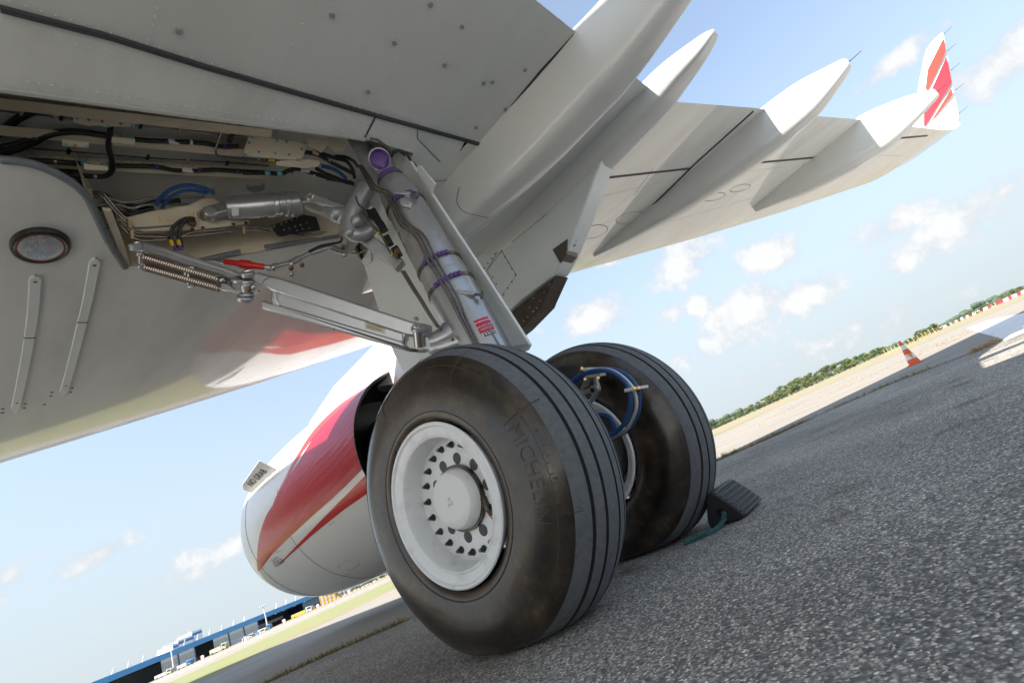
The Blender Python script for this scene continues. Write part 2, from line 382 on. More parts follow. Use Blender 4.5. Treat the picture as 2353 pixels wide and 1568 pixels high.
# black seal along the flap nose, seals between the panels and the canoe fairings
part('flap_seal', tubes([[p-np.array([0, 0, .004]) for p in skin_path(flap_px, 5)]], .0125, 8, 2), M_seal, wing)
for px, w in (([(1385, 409), (1584, 387)], .03), ([(1716, 376), (1892, 360)], .035), ([(2062, 318), (2130, 312)], .04)):
    part('hinge_gap', ribbon(skin_path(px), w), M_seal, wing)
for px in ([(862, 268), (838, 315)],):
    part('hinge_gap', ribbon(skin_path(px), .009), M_seal, wing)
for px in ([(1500, 386), (1455, 450)], [(1850, 372), (1830, 398)], [(960, 285), (958, 318), (1000, 360), (1010, 372)], [(985, 445), (1000, 415), (1048, 412)]):
    part('panel_joint', ribbon(skin_path(px), .005), M_line, wing)
# oval tank covers on the outer wing
def oval(u, v, a, b, ang):
    pts = []
    for k in range(33):
        t = 2*math.pi*k/32; c, s = math.cos(math.radians(ang)), math.sin(math.radians(ang))
        pts.append(S(u+a*math.cos(t)*c-b*math.sin(t)*s, v+a*math.cos(t)*s+b*math.sin(t)*c))
    return pts
for o_ in ((1362, 532, 34, 14, -13), (1448, 500, 34, 12, -13), (1310, 556, 16, 14, -20), (1640, 452, 26, 8, -13), (1700, 432, 24, 7, -14)):
    part('tank_cover', ribbon(oval(*o_), .007), M_line, wing)
# flush fasteners and drain dots on the lower skin and flap
mb = MB()
for (u, v) in ((410, 71), (762, 34), (905, 98), (988, 10), (1020, 149), (1110, 190), (845, 210), (1160, 250), (1093, 292), (1130, 188), (1205, 160), (1270, 175), (1060, 60)):
    p = S(u, v); mb.cyl(p-np.array([0, 0, .010]), p+np.array([0, 0, .001]), .011, n=10)
part('drain_cap', mb, mat('drain_cap_paint', (.25, .26, .25), .5), flap)['kind'] = 'stuff'

def rivet_rows(name, parent, rows, m, r=.0028):
    mb = MB()
    for (x0, y0, x1, y1, n) in rows:
        for k in range(n):
            t = (k+.5)/n; x, y = x0+(x1-x0)*t, y0+(y1-y0)*t; p = np.array([x, y, skin(x, y)-.004]); mb.cyl(p-np.array([0, 0, .0012]), p+np.array([0, 0, .005]), r, n=6, caps=True)
    part(name, mb, m, parent, sharp=0)['kind'] = 'stuff'
M_riv = mat('painted_rivet', (.56, .57, .545), .5)
rivet_rows('rivet', flap, [(-1.3, -.12, .8, -.20, 60), (-1.3, -.55, .75, -.58, 60), (-1.3, -.93, .7, -.95, 60)]+[(x, -.1, x, -.95, 26) for x in (-.9, -.45, 0, .42)], M_riv)
rivet_rows('rivet', wing, [(-1.2, yFl(-1.2)+.06, .25, yFl(.25)+.07, 44), (-1.2, yR(-1.2)-.05, .2, yR(.2)-.05, 45), (1.3, -.25, 1.9, -.25, 20), (2.4, .2, 4.1, -.5, 60), (4.7, -.7, 6.9, -1.5, 70), (2.4, .9, 4.3, 0, 60), (4.9, .2, 7.0, -.9, 70), (7.6, -1.9, 11, -2.9, 80)], M_riv, .0035)
# ---- canoe fairings: stations (y, x_in, x_out, z_bottom); tops follow the skin / taper behind the trailing edge
def fairing(xc, st, m, hw):
    mb = MB(); Gd = []
    st = [(y, zb, w, zt if zt is not None else skin(xc, y)+.03) for y, zb, w, zt in st]
    st = [tuple(p) for p in smooth([np.array(q_) for q_ in st], 4)]
    for y, zb, w, zt in st:
        x = xc
        top = zt if zt is not None else skin(x, y)+.03
        h = max(top-zb, .012); R = []
        for k in range(21):
            a = math.pi*k/20            # from inboard top, round the keel, to outboard top
            sx, sz = -math.cos(a), math.sin(a)
            ex = .42
            R.append((x+w*hw*math.copysign(abs(sx)**ex, sx), y, top-h*abs(sz)**.62))
        R.append((x+w*hw*.6, y, top+.02*w)); R.append((x-w*hw*.6, y, top+.02*w))
        Gd.append(R)
    mb.grid(Gd, cv=True)
    mb.add(Gd[-1], [tuple(range(len(Gd[-1])))]); mb.add(Gd[0], [tuple(range(len(Gd[0])))])
    return part('flap_track_fairing', mb, m, sharp=55)
M_fair = mat('fairing_paint', (.60, .605, .575), .4, 0, var=.06, vscale=2.2, coat=.7)
fA = fairing(1.0, [(1.55, skin(1, 1.55)-.003, .06, None), (1.3, 2.46, .5, None), (.95, 2.36, .8, None), (.4, 2.25, .95, None), (0, 2.21, 1, None), (-.45, 2.18, 1, None), (-.9, 2.19, .97, None), (-1.03, 2.195, .95, 2.56),
               (-1.3, 2.24, .8, 2.56), (-1.6, 2.31, .6, 2.535), (-1.9, 2.385, .36, 2.51), (-2.02, 2.43, .18, 2.49)], M_fair, .165)
fB = fairing(2.08, [(1.5, skin(2.08, 1.5)-.003, .06, None), (1.2, 2.6, .5, None), (.8, 2.52, .8, None), (.2, 2.5, 1, None), (-.35, 2.52, 1, None), (-.8, 2.56, .97, None), (-1.03, 2.58, .93, 2.78), (-1.2, 2.62, .8, 2.79), (-1.4, 2.67, .55, 2.78), (-1.5, 2.71, .4, 2.77), (-1.545, 2.735, .25, 2.76)], M_fair, .15)
fC = fairing(4.35, [(.94, 3.03, .05, None), (.5, 2.92, .45, None), (-.2, 2.79, .85, None), (-.7, 2.745, 1, None), (-1.16, 2.72, 1, None), (-1.5, 2.72, .95, 3.12), (-1.85, 2.76, .8, 3.11), (-2.1, 2.85, .6, 3.06), (-2.24, 2.915, .45, 3.03), (-2.28, 2.94, .35, 3.01)], M_fair, .17)
fD = fairing(7.2, [(-.64, 3.21, .05, None), (-1.0, 3.1, .5, None), (-1.38, 2.99, .85, None), (-1.96, 2.90, 1, None), (-2.3, 2.89, .98, None), (-2.42, 2.89, .95, 3.45), (-2.64, 2.93, .8, 3.40), (-2.9, 3.01, .55, 3.32), (-3.1, 3.08, .4, 3.22), (-3.15, 3.10, .3, 3.2)], M_fair, .17)
part('fairing_seal', tubes([skin_path([(1318, 80), (1240, 165), (1175, 245), (1110, 334), (1060, 410), (1015, 482)], 4)], .011), M_seal, fA)
part('fairing_seal', tubes([skin_path([(1730, 255), (1680, 300), (1600, 372), (1500, 470)], 4)], .014), M_seal, fC)
part('fairing_seal', tubes([skin_path([(1990, 280), (1930, 325), (1870, 375)], 4)], .018), M_seal, fD)
def fair_joint(px, x, parent):
    b = MB(); b.tube([RX(u, v, x) for u, v in px], .0022, 5, 4); part('panel_joint', b, M_line, parent)
fair_joint([(1055, 430), (1049, 462), (1063, 485), (1090, 494), (1122, 500)], .832, fA)
# ---- discharge wicks on the fairing tails
def wick(p, d, L, r, parent):
    mb = MB(); p = np.asarray(p); d = unit(d); mb.cyl(p, p+d*L*.25, r*1.8, r*1.5, 6); mb.cyl(p+d*L*.25, p+d*L, r, r*.8, 6)
    return part('static_wick', mb, M_black, parent, sharp=0)
wick((4.35, -2.27, 2.99), (0, -1, .10), .14, .0035, fC); wick((7.2, -3.14, 3.16), (0, -1, .10), .14, .0035, fD)
# ---- winglet
def WX(z): return 13.85+.16*(z-4.3)
def W(u, v, off=0.):
    x = 14.0
    for _ in range(30):
        p = RX(u, v, x); x = WX(p[2])+off
    return np.array(RX(u, v, x))
def build_winglet():
    lepx = [(2088, 322), (2095, 280), (2106, 220), (2111, 190), (2116.6, 162), (2121, 137), (2127, 116), (2140, 97), (2154, 83), (2163, 76)]
    tepx = [(2165, 312), (2200, 285), (2201, 262), (2194, 225), (2187, 190), (2182, 162), (2177, 135), (2173, 112), (2169, 90), (2166, 77)]
    mb = MB(); Gd = []
    Lp = [W(*p) for p in lepx]; Tp = [W(*p) for p in tepx]
    for a, b in zip(Lp, Tp):
        c = np.linalg.norm(b-a); R = []
        for s in (0, .03, .1, .3, .6, 1.0): R.append(a+(b-a)*s+np.array([-1, 0, .16])*.045*c*Nf(s))
        for s in (.6, .3, .1, .03): R.append(a+(b-a)*s+np.array([1, 0, -.16])*.045*c*Nf(s))
        Gd.append(R)
    # blend the foot of the winglet into the wing tip
    foot = [(14.0, -3.56, 4.48), (14.0, -4.45, 4.48)]
    R0 = []
    a, b = [np.array(q) for q in ((13.95, -3.53, 4.46), (13.98, -4.45, 4.49))]
    for s in (0, .03, .1, .3, .6, 1.0): R0.append(a+(b-a)*s+np.array([-.3, 0, .02])*.09*Nf(s))
    for s in (.6, .3, .1, .03): R0.append(a+(b-a)*s+np.array([.3, 0, -.08])*.2*Nf(s))
    mb.grid([R0]+Gd, cv=True); mb.add(Gd[-1], [tuple(range(10))])
    wl = part('winglet', mb, M_white, sharp=50)
    def stripe(px, col, nm):
        P = [W(u, v, -.075) for u, v in px]; q = MB(); q.add(P, [tuple(range(len(P)))]); return part('paint_stripe', q, mat(nm, col, .25, 0, coat=.5), wl, sharp=0)
    red, org = (.24, .003, .014), (.36, .026, .009)
    stripe([(2165, 92), (2169, 92), (2172, 118), (2130, 213), (2126, 202), (2131, 160)], org, 'orange_red_paint')
    stripe([(2174, 130), (2183, 172), (2186, 190), (2126, 290), (2122, 290), (2122, 252), (2135, 217)], red, 'crimson_paint')
    stripe([(2186, 203), (2188, 218), (2133, 290), (2127, 297)], org, 'orange_red_paint')
    for (u, v) in ((2166, 80), (2175, 118), (2184, 162), (2194, 208), (2201, 262)):
        wick(W(u, v), (0, -1, .12), .2, .004, wl)
    for (u, v) in ((2120, 317), (2150, 314)): pass
    return wl
winglet = build_winglet()
# ---- engine pylon, aft part with stained heat shield and drains
def build_pylon():
    xi = 1.97
    px = [(1395, 340), (1365, 410), (1330, 510), (1300, 585), (1275, 628), (1195, 690), (1110, 745), (1085, 690), (1085, 595)]
    P = [RX(u, v, xi) for u, v in px]
    mb = MB()
    # side fairing: thick panel, sharp aft edge
    mb.prism(P[:6]+[np.array([xi, 1.55, 1.98]), np.array([xi, 1.9, 2.75]), np.array([xi, .75, 2.68])], (.20, 0, 0))
    pyl = part('pylon', mb, M_grey2, sharp=30, bevel=.012)
    shield = [RX(u, v, xi+.006) for u, v in ((1277, 632), (1250, 692), (1245, 705), (1195, 757), (1170, 735), (1145, 705), (1190, 690))]
    b = MB(); b.prism(shield[:4]+[np.array([xi+.006, 1.6, 1.80]), np.array([xi+.006, 1.6, 2.0])], (.19, 0, 0))
    part('heat_shield', b, mat('heat_stained_metal', (.085, .065, .05), .5, .4, col2=(.05, .04, .035), vscale=8), pyl, sharp=30, bevel=.006)
    b = MB()
    for (u, v) in ((1262, 652), (1250, 672), (1242, 690), (1233, 707), (1212, 728), (1225, 715), (1203, 737), (1192, 747), (1225, 685), (1217, 705)):
        p = RX(u, v, xi); b.cyl(p-np.array([.006, 0, 0]), p+np.array([.006, 0, 0]), .007, n=8)
    part('rivet', b, mat('bare_metal', (.4, .38, .36), .35, .9), pyl)['kind'] = 'stuff'
    # access panel outline and its screws
    q = [(1152, 576), (1186, 632), (1150, 680), (1118, 622), (1152, 576)]
    b = MB(); b.tube([RX(u, v, xi-.001) for u, v in q], .0025, 5, 0); b.tube([RX(u, v, xi-.001) for u, v in ((1118, 622), (1152, 562), (1170, 545))], .0025, 5, 0)
    part('panel_joint', b, M_line, pyl)
    b = MB()
    for (u, v) in ((1137, 583), (1152, 577), (1130, 594), (1121, 605), (1112, 616), (1103, 627), (1107, 642), (1098, 600), (1090, 588), (1160, 590), (1168, 603), (1176, 617), (1184, 631), (1176, 647), (1167, 662), (1157, 677), (1140, 652), (1132, 636), (1210, 478), (1218, 487), (1207, 527), (1162, 541), (1172, 555)):
        p = RX(u, v, xi); b.cyl(p-np.array([.003, 0, 0]), p+np.array([.002, 0, 0]), .0075, n=8)
    part('screw', b, M_black, pyl)['kind'] = 'stuff'
    # slotted hinge strip
    st = [RX(u, v, xi-.004) for u, v in ((1173, 548), (1252, 488), (1254, 494), (1177, 556))]
    b = MB(); b.prism(st, (-.004, 0, 0)); part('hinge_strip', b, mat('strip_grey', (.32, .34, .36), .4), pyl, sharp=0)
    # drain mast
    q = [RX(u, v, xi-.01) for u, v in ((1268, 573), (1303, 548), (1302, 585), (1286, 604))]
    b = MB(); b.prism(q, (.16, 0, 0)); dm = part('drain_mast', b, mat('drain_metal', (.12, .10, .085), .45, .5), pyl, sharp=20, bevel=.004)
    for (u, v, u2, v2) in ((1298, 578, 1322, 562), (1296, 570, 1324, 551), (1270, 612, 1284, 600)):
        b = MB(); b.cyl(RX(u, v, xi+.06), RX(u2, v2, xi+.06), .007, n=8); part('drain_pipe', b, mat('steel', (.35, .34, .32), .3, .9), dm)
    # forward pylon on top of the nacelle
    b = MB(); xc = 2.42
    prof = [(6.0, 2.62, 2.66, .05), (5.3, 2.62, 2.86, .16), (4.4, 2.55, 3.0, .2), (3.3, 2.45, 3.02, .21), (2.4, 2.1, 2.95, .22), (1.6, 2.0, 2.85, .2)]
    Gd = []
    for y, z0, z1, w in prof:
        Gd.append([(xc-w-.06, y, z0), (xc-w, y, (z0+z1)/2), (xc-w*.6, y, z1), (xc+w*.6, y, z1), (xc+w, y, (z0+z1)/2), (xc+w+.06, y, z0)])
    b.grid(Gd, cv=True); b.add(Gd[0], [tuple(range(6))]); b.add(Gd[-1], [tuple(range(6))])
    part('pylon_fairing', b, M_white, pyl, sharp=45)
    return pyl
pylon = build_pylon()
# ---- engine nacelle
NX, NZ, NY, NL = 2.42, 1.555, 6.394, 3.389
_py = np.array([0, .015, .04, .12, .3, .6, 1.0, 1.5, 2.0, 2.5, 3.0, 3.4])*NL/3.4
_pr = np.array([.871, .905, .935, .987, 1.055, 1.10, 1.122, 1.127, 1.11, 1.07, 1.02, .98])
def nr(y): return float(np.interp(NY-y, _py, _pr))
_ys = np.array(smooth([(a, b, 0) for a, b in zip(_py, _pr)], 4))
def npt(y, th, off=0.):      # th: 0 = inboard (-x), +90deg = up
    r = float(np.interp(NY-y, _ys[:, 0], _ys[:, 1]))+off; return np.array([NX-r*math.cos(th), y, NZ+r*math.sin(th)])
def NP(u, v):                # pixel -> (y, th) on the nacelle
    d = ray(u, v); lo = None
    for t in np.linspace(1.5, 9, 3000):
        p = CAM+t*d
        if NY-NL < p[1] < NY and math.hypot(p[0]-NX, p[2]-NZ) < np.interp(NY-p[1], _ys[:, 0], _ys[:, 1]): lo = p; break
    if lo is None: return None
    return (lo[1], math.atan2(lo[2]-NZ, NX-lo[0]))
def build_nacelle():
    mb = MB(); n = 96
    G0 = [[npt(NY-t, 2*math.pi*k/n) for k in range(n)] for t in _ys[:, 0]]
    mb.grid(G0, cv=True)
    # inlet inner barrel and nozzle inner wall
    inner = [(0, .871), (.02, .84), (.08, .81), (.3, .79), (.9, .80), (1.0, .2)]
    mb.grid([[npt(NY-t, 2*math.pi*k/n, r-float(np.interp(t, _ys[:, 0], _ys[:, 1]))) for k in range(n)] for t, r in inner], cv=True)
    nac = part('engine_nacelle', mb, mat('nacelle_white', (.74, .745, .73), .4, 0, var=.04, vscale=2, coat=.8, spec=.2), sharp=50)
    b = MB(); ye = NY-NL
    for rr in ([(0, .978), (.01, .955), (.3, .93), (.8, .9), (.9, .2)],):
        b.grid([[(NX-r*math.cos(2*math.pi*k/n), ye+t, NZ+r*math.sin(2*math.pi*k/n)) for k in range(n)] for t, r in rr], cv=True)
    b.grid([[(NX-r*math.cos(2*math.pi*k/n), ye-t, NZ+r*math.sin(2*math.pi*k/n)) for k in range(n)] for t, r in ((-.5, .62), (0, .6), (.6, .5), (.9, .42), (.9, .36), (.3, .3))], cv=True)
    part('nozzle', b, mat('nozzle_black', (.012, .012, .012), .35), nac, sharp=50)
    # lip ring
    b = MB(); b.grid([[npt(NY-t, 2*math.pi*k/n, .004) for k in range(n)] for t in (0.0, .008, .02, .05, .09, .12, .16)], cv=True)
    part('inlet_lip', b, mat('polished_lip', (.78, .79, .80), .18, .25), nac)
    def patch(lo, hi, m, off=.004, N1=40, N2=14):
        """paint area between two polylines given in (y, angle)"""
        def arr(P): 
            P = np.array(P); d = np.r_[0, np.cumsum(np.hypot(np.diff(P[:, 0]), np.diff(P[:, 1])))]; t = np.linspace(0, d[-1], N1); return np.stack([np.interp(t, d, P[:, 0]), np.interp(t, d, P[:, 1])], 1)
        A, B = arr(lo), arr(hi); q = MB()
        q.grid([[npt(*(a+(b_-a)*s), off) for s in np.linspace(0, 1, N2)] for a, b_ in zip(A, B)])
        return part('paint_stripe', q, m, nac, sharp=0)
    def pix(L): return [NP(u, v) for u, v in L if NP(u, v) is not None]
    red = mat('crimson_gloss', (.44, .004, .02), .3, 0, coat=.7, var=.05, spec=.2); orr = mat('orange_red_gloss', (.52, .035, .008), .3, 0, coat=.7, spec=.2)
    # wide crimson band: upper edge, lower edge
    up_ = [(598, 1222), (611, 1185), (640, 1140), (688, 1058), (716, 1012), (760, 957), (800, 925), (823, 903)]
    lo_ = [(594, 1313), (625, 1272), (680, 1219), (722, 1180), (760, 1147), (800, 1110), (838, 1075)]
    def ext(P, yend):
        P = list(P); (y0, a0), (y1, a1) = P[-2], P[-1]; k = (a1-a0)/(y1-y0); P.append((yend, a1+k*(yend-y1))); return P
    ye2 = NY-NL+.002
    patch(ext(pix(lo_), ye2), ext(pix(up_), ye2), red)
    patch(ext(pix([(626, 1168), (660, 1102), (697, 1036), (735, 987), (790, 933), (826, 905)]), ye2), ext(pix([(625, 1164), (655, 1098), (690, 1034), (725, 983), (780, 930), (815, 900)]), ye2), orr, .0045)
    patch(ext(pix([(642, 1296), (720, 1226), (790, 1170), (843, 1133)]), ye2), ext(pix([(642, 1293), (700, 1233), (760, 1172), (843, 1090)]), ye2), mat('signal_red_gloss', (.50, .008, .006), .3, 0, coat=.6, spec=.2), .0045)
    # cowl joints
    def joint(P, r=.003, nm='cowl_joint'):
        q = MB(); q.tube([npt(y, a, .001) for y, a in P], r, 5, 0); return part(nm, q, M_line, nac)
    joint([(NY-.62, a) for a in np.linspace(-1.7, 2.2, 50)]); joint([(NY-1.75, a) for a in np.linspace(-1.7, .2, 40)], .0025)
    joint([(NY-1.75, .2), (NY-1.75, .45), (NY-1.95, .45), (NY-1.95, .9), (NY-1.9, 1.6)], .0025)
    joint([(NY-.62, -.32), (NY-1.1, -.32), (NY-1.14, -.22), (NY-1.25, -.22), (NY-1.25, -.35), (NY-1.75, -.42), (NY-2.6, -.42)], .002)
    joint([(NY-1.95, -1.0), (NY-2.2, -1.0), (NY-2.2, -.86), (NY-1.95, -.86), (NY-1.95, -1.0)], .0015)
    joint([(NY-1.75, -1.02), (NY-1.86, -1.02)], .002); joint([(NY-1.75, -1.05), (NY-1.86, -1.05)], .002)
    # caution placard
    b = MB(); y0, a0 = NP(640, 1290) or (NY-.7, -.5)
    vs, fs = text_mesh('CAUTION', .045); b.add([npt(y0+.02-p[0], a0+.05+p[1]/1.1, .005) for p in vs], fs)
    for i in range(3):
        for j in range(9):
            w = random.uniform(.012, .03); yy = y0+.14-j*.032; b.add([npt(yy, a0+.012-.022*i, .005), npt(yy-w, a0+.012-.022*i, .005), npt(yy-w, a0+.024-.022*i, .005), npt(yy, a0+.024-.022*i, .005)], [(0, 1, 2, 3)])
    part('placard_lettering', b, M_black, nac, sharp=0)
    # strake
    a1 = NP(604, 1118); a2 = NP(632, 1082)
    if a1 is None: a1 = (NY-.9, .5)
    if a2 is None: a2 = (NY-1.5, .5)
    y1, y2, th = NY-.72, NY-1.62, .50
    A, B = npt(y1, th, -.01), npt(y2, th, -.01); nrm_ = unit(npt(y1, th, 1)-npt(y1, th, 0)); up3 = unit(np.array([0, 0, 1.])*.25+nrm_)
    C1, C2 = A+up3*.18+np.array([0, -.12, 0]), B+up3*.24
    b = MB(); t3 = unit(np.cross(B-A, up3))*.012
    b.prism([A, A+up3*.13, C1, C2, B], t3); sk = part('strake', b, M_white, nac, sharp=30, bevel=.004)
    side = 1 if np.dot(t3, CAM-A) > 0 else -1
    b = MB(); ctr = (A+B+C1+C2)/4+t3*(1.0 if side > 0 else 0)+unit(t3)*side*.003; ex = unit(B-A); eyv = up3
    if np.dot(np.cross(ex, eyv), t3)*side < 0: ex = -ex
    lettering(b, 'NO GRAB', ctr, ex, eyv, .125, .001, .001); part('lettering', b, M_black, sk, sharp=0)
    return nac
nacelle = build_nacelle()
# ---- main wheels
HZ_, WS, TR = .53, .9428, .584
def tyre_material():
    m = bpy.data.materials.new('worn_tyre_sidewall'); m.use_nodes = True; nt = m.node_tree; N = nt.nodes; L = nt.links; b = N['Principled BSDF']
    b.inputs['Coat Weight'].default_value = .6; b.inputs['Coat Roughness'].default_value = .2
    tc = N.new('ShaderNodeTexCoord'); V = tc.outputs['Object']
    n = N.new('ShaderNodeTexNoise'); n.inputs['Scale'].default_value = 7; n.inputs['Detail'].default_value = 8; n.inputs['Roughness'].default_value = .65; L.new(V, n.inputs['Vector'])
    r = N.new('ShaderNodeValToRGB'); L.new(n.outputs[0], r.inputs[0]); e = r.color_ramp
    e.elements[0].position = .30; e.elements[0].color = (.010, .009, .008, 1); e.elements[1].position = .78; e.elements[1].color = (.16, .135, .10, 1)
    for p, c in ((.42, (.020, .014, .010)), (.52, (.040, .028, .019)), (.62, (.062, .047, .032))):
        q = e.elements.new(p); q.color = (*c, 1)
    n2 = N.new('ShaderNodeTexNoise'); n2.inputs['Scale'].default_value = 38; n2.inputs['Detail'].default_value = 5; L.new(V, n2.inputs['Vector'])
    rr = N.new('ShaderNodeMapRange'); L.new(n2.outputs[0], rr.inputs[0]); rr.inputs[1].default_value = .35; rr.inputs[2].default_value = .7; rr.inputs[3].default_value = .75; rr.inputs[4].default_value = 1.15
    mu = N.new('ShaderNodeMix'); mu.data_type = 'RGBA'; mu.blend_type = 'MULTIPLY'; mu.inputs[0].default_value = 1; L.new(r.outputs[0], mu.inputs[6]); L.new(rr.outputs[0], mu.inputs[7])
    # ring-wise grime: radius from the axle, streaks run round the tyre
    sx = N.new('ShaderNodeSeparateXYZ'); L.new(V, sx.inputs[0])
    def mth(op, a, b_=None):
        q = N.new('ShaderNodeMath'); q.operation = op
        for i, w in enumerate((a, b_)):
            if w is None: continue
            if isinstance(w, (int, float)): q.inputs[i].default_value = w
            else: L.new(w, q.inputs[i])
        return q.outputs[0]
    zz = mth('SUBTRACT', sx.outputs[2], .53); rad = mth('SQRT', mth('ADD', mth('MULTIPLY', sx.outputs[1], sx.outputs[1]), mth('MULTIPLY', zz, zz))); ang = mth('ARCTAN2', sx.outputs[1], zz)
    cx = N.new('ShaderNodeCombineXYZ'); L.new(mth('MULTIPLY', rad, 26), cx.inputs[0]); L.new(mth('MULTIPLY', ang, 2.2), cx.inputs[1])
    n3 = N.new('ShaderNodeTexNoise'); n3.inputs['Scale'].default_value = 1.0; n3.inputs['Detail'].default_value = 7; n3.inputs['Roughness'].default_value = .6; L.new(cx.outputs[0], n3.inputs['Vector'])
    rw = mth('ADD', rad, mth('MULTIPLY', mth('SUBTRACT', n3.outputs[0], .5), .09))
    rr2 = N.new('ShaderNodeMapRange'); L.new(rw, rr2.inputs[0]); rr2.inputs[1].default_value = .30; rr2.inputs[2].default_value = .58
    rc = N.new('ShaderNodeValToRGB'); L.new(rr2.outputs[0], rc.inputs[0]); e = rc.color_ramp
    e.elements[0].position = 0; e.elements[0].color = (1.05, .72, .55, 1); e.elements[1].position = 1; e.elements[1].color = (.8, .7, .62, 1)
    for p, c in ((.18, (.95, .75, .6)), (.34, (1.25, 1.05, .82)), (.50, (.55, .52, .48)), (.62, (.75, .72, .66)), (.74, (1.2, 1.12, .98)), (.85, (.6, .52, .45))):
        q = e.elements.new(p); q.color = (*c, 1)
    mu2 = N.new('ShaderNodeMix'); mu2.data_type = 'RGBA'; mu2.blend_type = 'MULTIPLY'; mu2.inputs[0].default_value = 1; L.new(mu.outputs[2], mu2.inputs[6]); L.new(rc.outputs[0], mu2.inputs[7]); mu = mu2
    L.new(mu.outputs[2], b.inputs['Base Color'])
    mr = N.new('ShaderNodeMapRange'); L.new(n.outputs[0], mr.inputs[0]); mr.inputs[3].default_value = .20; mr.inputs[4].default_value = .46; L.new(mr.outputs[0], b.inputs['Roughness'])
    bp = N.new('ShaderNodeBump'); bp.inputs['Strength'].default_value = .25; bp.inputs['Distance'].default_value = .004; L.new(n2.outputs[0], bp.inputs['Height']); L.new(bp.outputs[0], b.inputs['Normal'])
    return m
M_side = tyre_material()
M_tread = mat('dusty_tread_rubber', (.10, .107, .115), .75, 0, col2=(.16, .165, .172), vscale=45, detail=8, bump=.35, bscale=260)
M_groove = mat('groove_rubber', (.018, .018, .018), .8)
M_wheelw = mat('wheel_white_paint', (.90, .91, .92), .28, 0, col2=(.64, .63, .61), vscale=14, coat=.3, detail=9, thresh=(.52, .85))
def side_r(x):   # superellipse of the tyre section
    a = min(1, abs(x)/.2144); return .395+(TR-.395)*(1-a**2.5)**(1/2.5)
def tyre_mesh(x0):
    # profile from inboard bead over the tread to the outboard bead
    pr = []
    n = 2.5
    for t in np.linspace(-1.02, math.pi/2-.0, 30):
        pass
    half = [(-.175, .298), (-.196, .302), (-.207, .318), (-.2135, .35), (-.2144, .395)]
    for a in np.linspace(0, 1, 17)[1:]:
        x = -.2144*(math.cos(a*math.pi/2))**(2/n); z = .395+(TR-.395)*(math.sin(a*math.pi/2))**(2/n)
        if x > -.16: break
        half.append((x, z))
    def crown(x): return side_r(-.16)+(TR-side_r(-.16))*(1-(abs(x)/.16)**2.2)
    gr = (-.098, -.040, .040, .098); gw = .0055
    xs_ = [-.16, -.13]; mi = []
    for g in gr: xs_ += [g-gw-.0015, g-gw, g+gw, g+gw+.0015]
    xs_ += [.13, .16]; xs_ = sorted(xs_+[-.07, 0, .07])
    tread = []
    for x in xs_:
        ing = any(abs(x-g) <= gw+1e-6 for g in gr); tread.append((x, crown(x)-(.009 if ing else 0), ing))
    prof = [(x, r, 0) for x, r in half]+[(x, r, 2 if i else 1) for x, r, i in tread]+[(-x, r, 0) for x, r in half[::-1]]
    mb = MB(); n = 120
    def pt(x, r, k):
        a = 2*math.pi*k/n; z = HZ_+r*math.cos(a); y = r*math.sin(a); dx = x
        # contact patch: flat foot and a bulge just above it
        if z < .16 and r > .40:
            s = (.16-z)/.16; dx = x*(1+.07*min(1, s)*(1 if r < TR-.02 else .3)); 
        z = .5*(z+math.sqrt(z*z+.03**2))-.003; return (x0+dx, y, max(z, .0005))
    for i in range(len(prof)-1):
        A, B = prof[i], prof[i+1]; m = max(A[2], B[2]) if not (A[2] == 0 or B[2] == 0) else (0 if (A[2] == 0 and B[2] == 0) else 0)
        if A[2] and B[2]: m = 2 if (A[2] == 2 or B[2] == 2) else 1
        mb.grid([[pt(A[0], A[1], k) for k in range(n)], [pt(B[0], B[1], k) for k in range(n)]], cv=True, mi=m)
    return mb
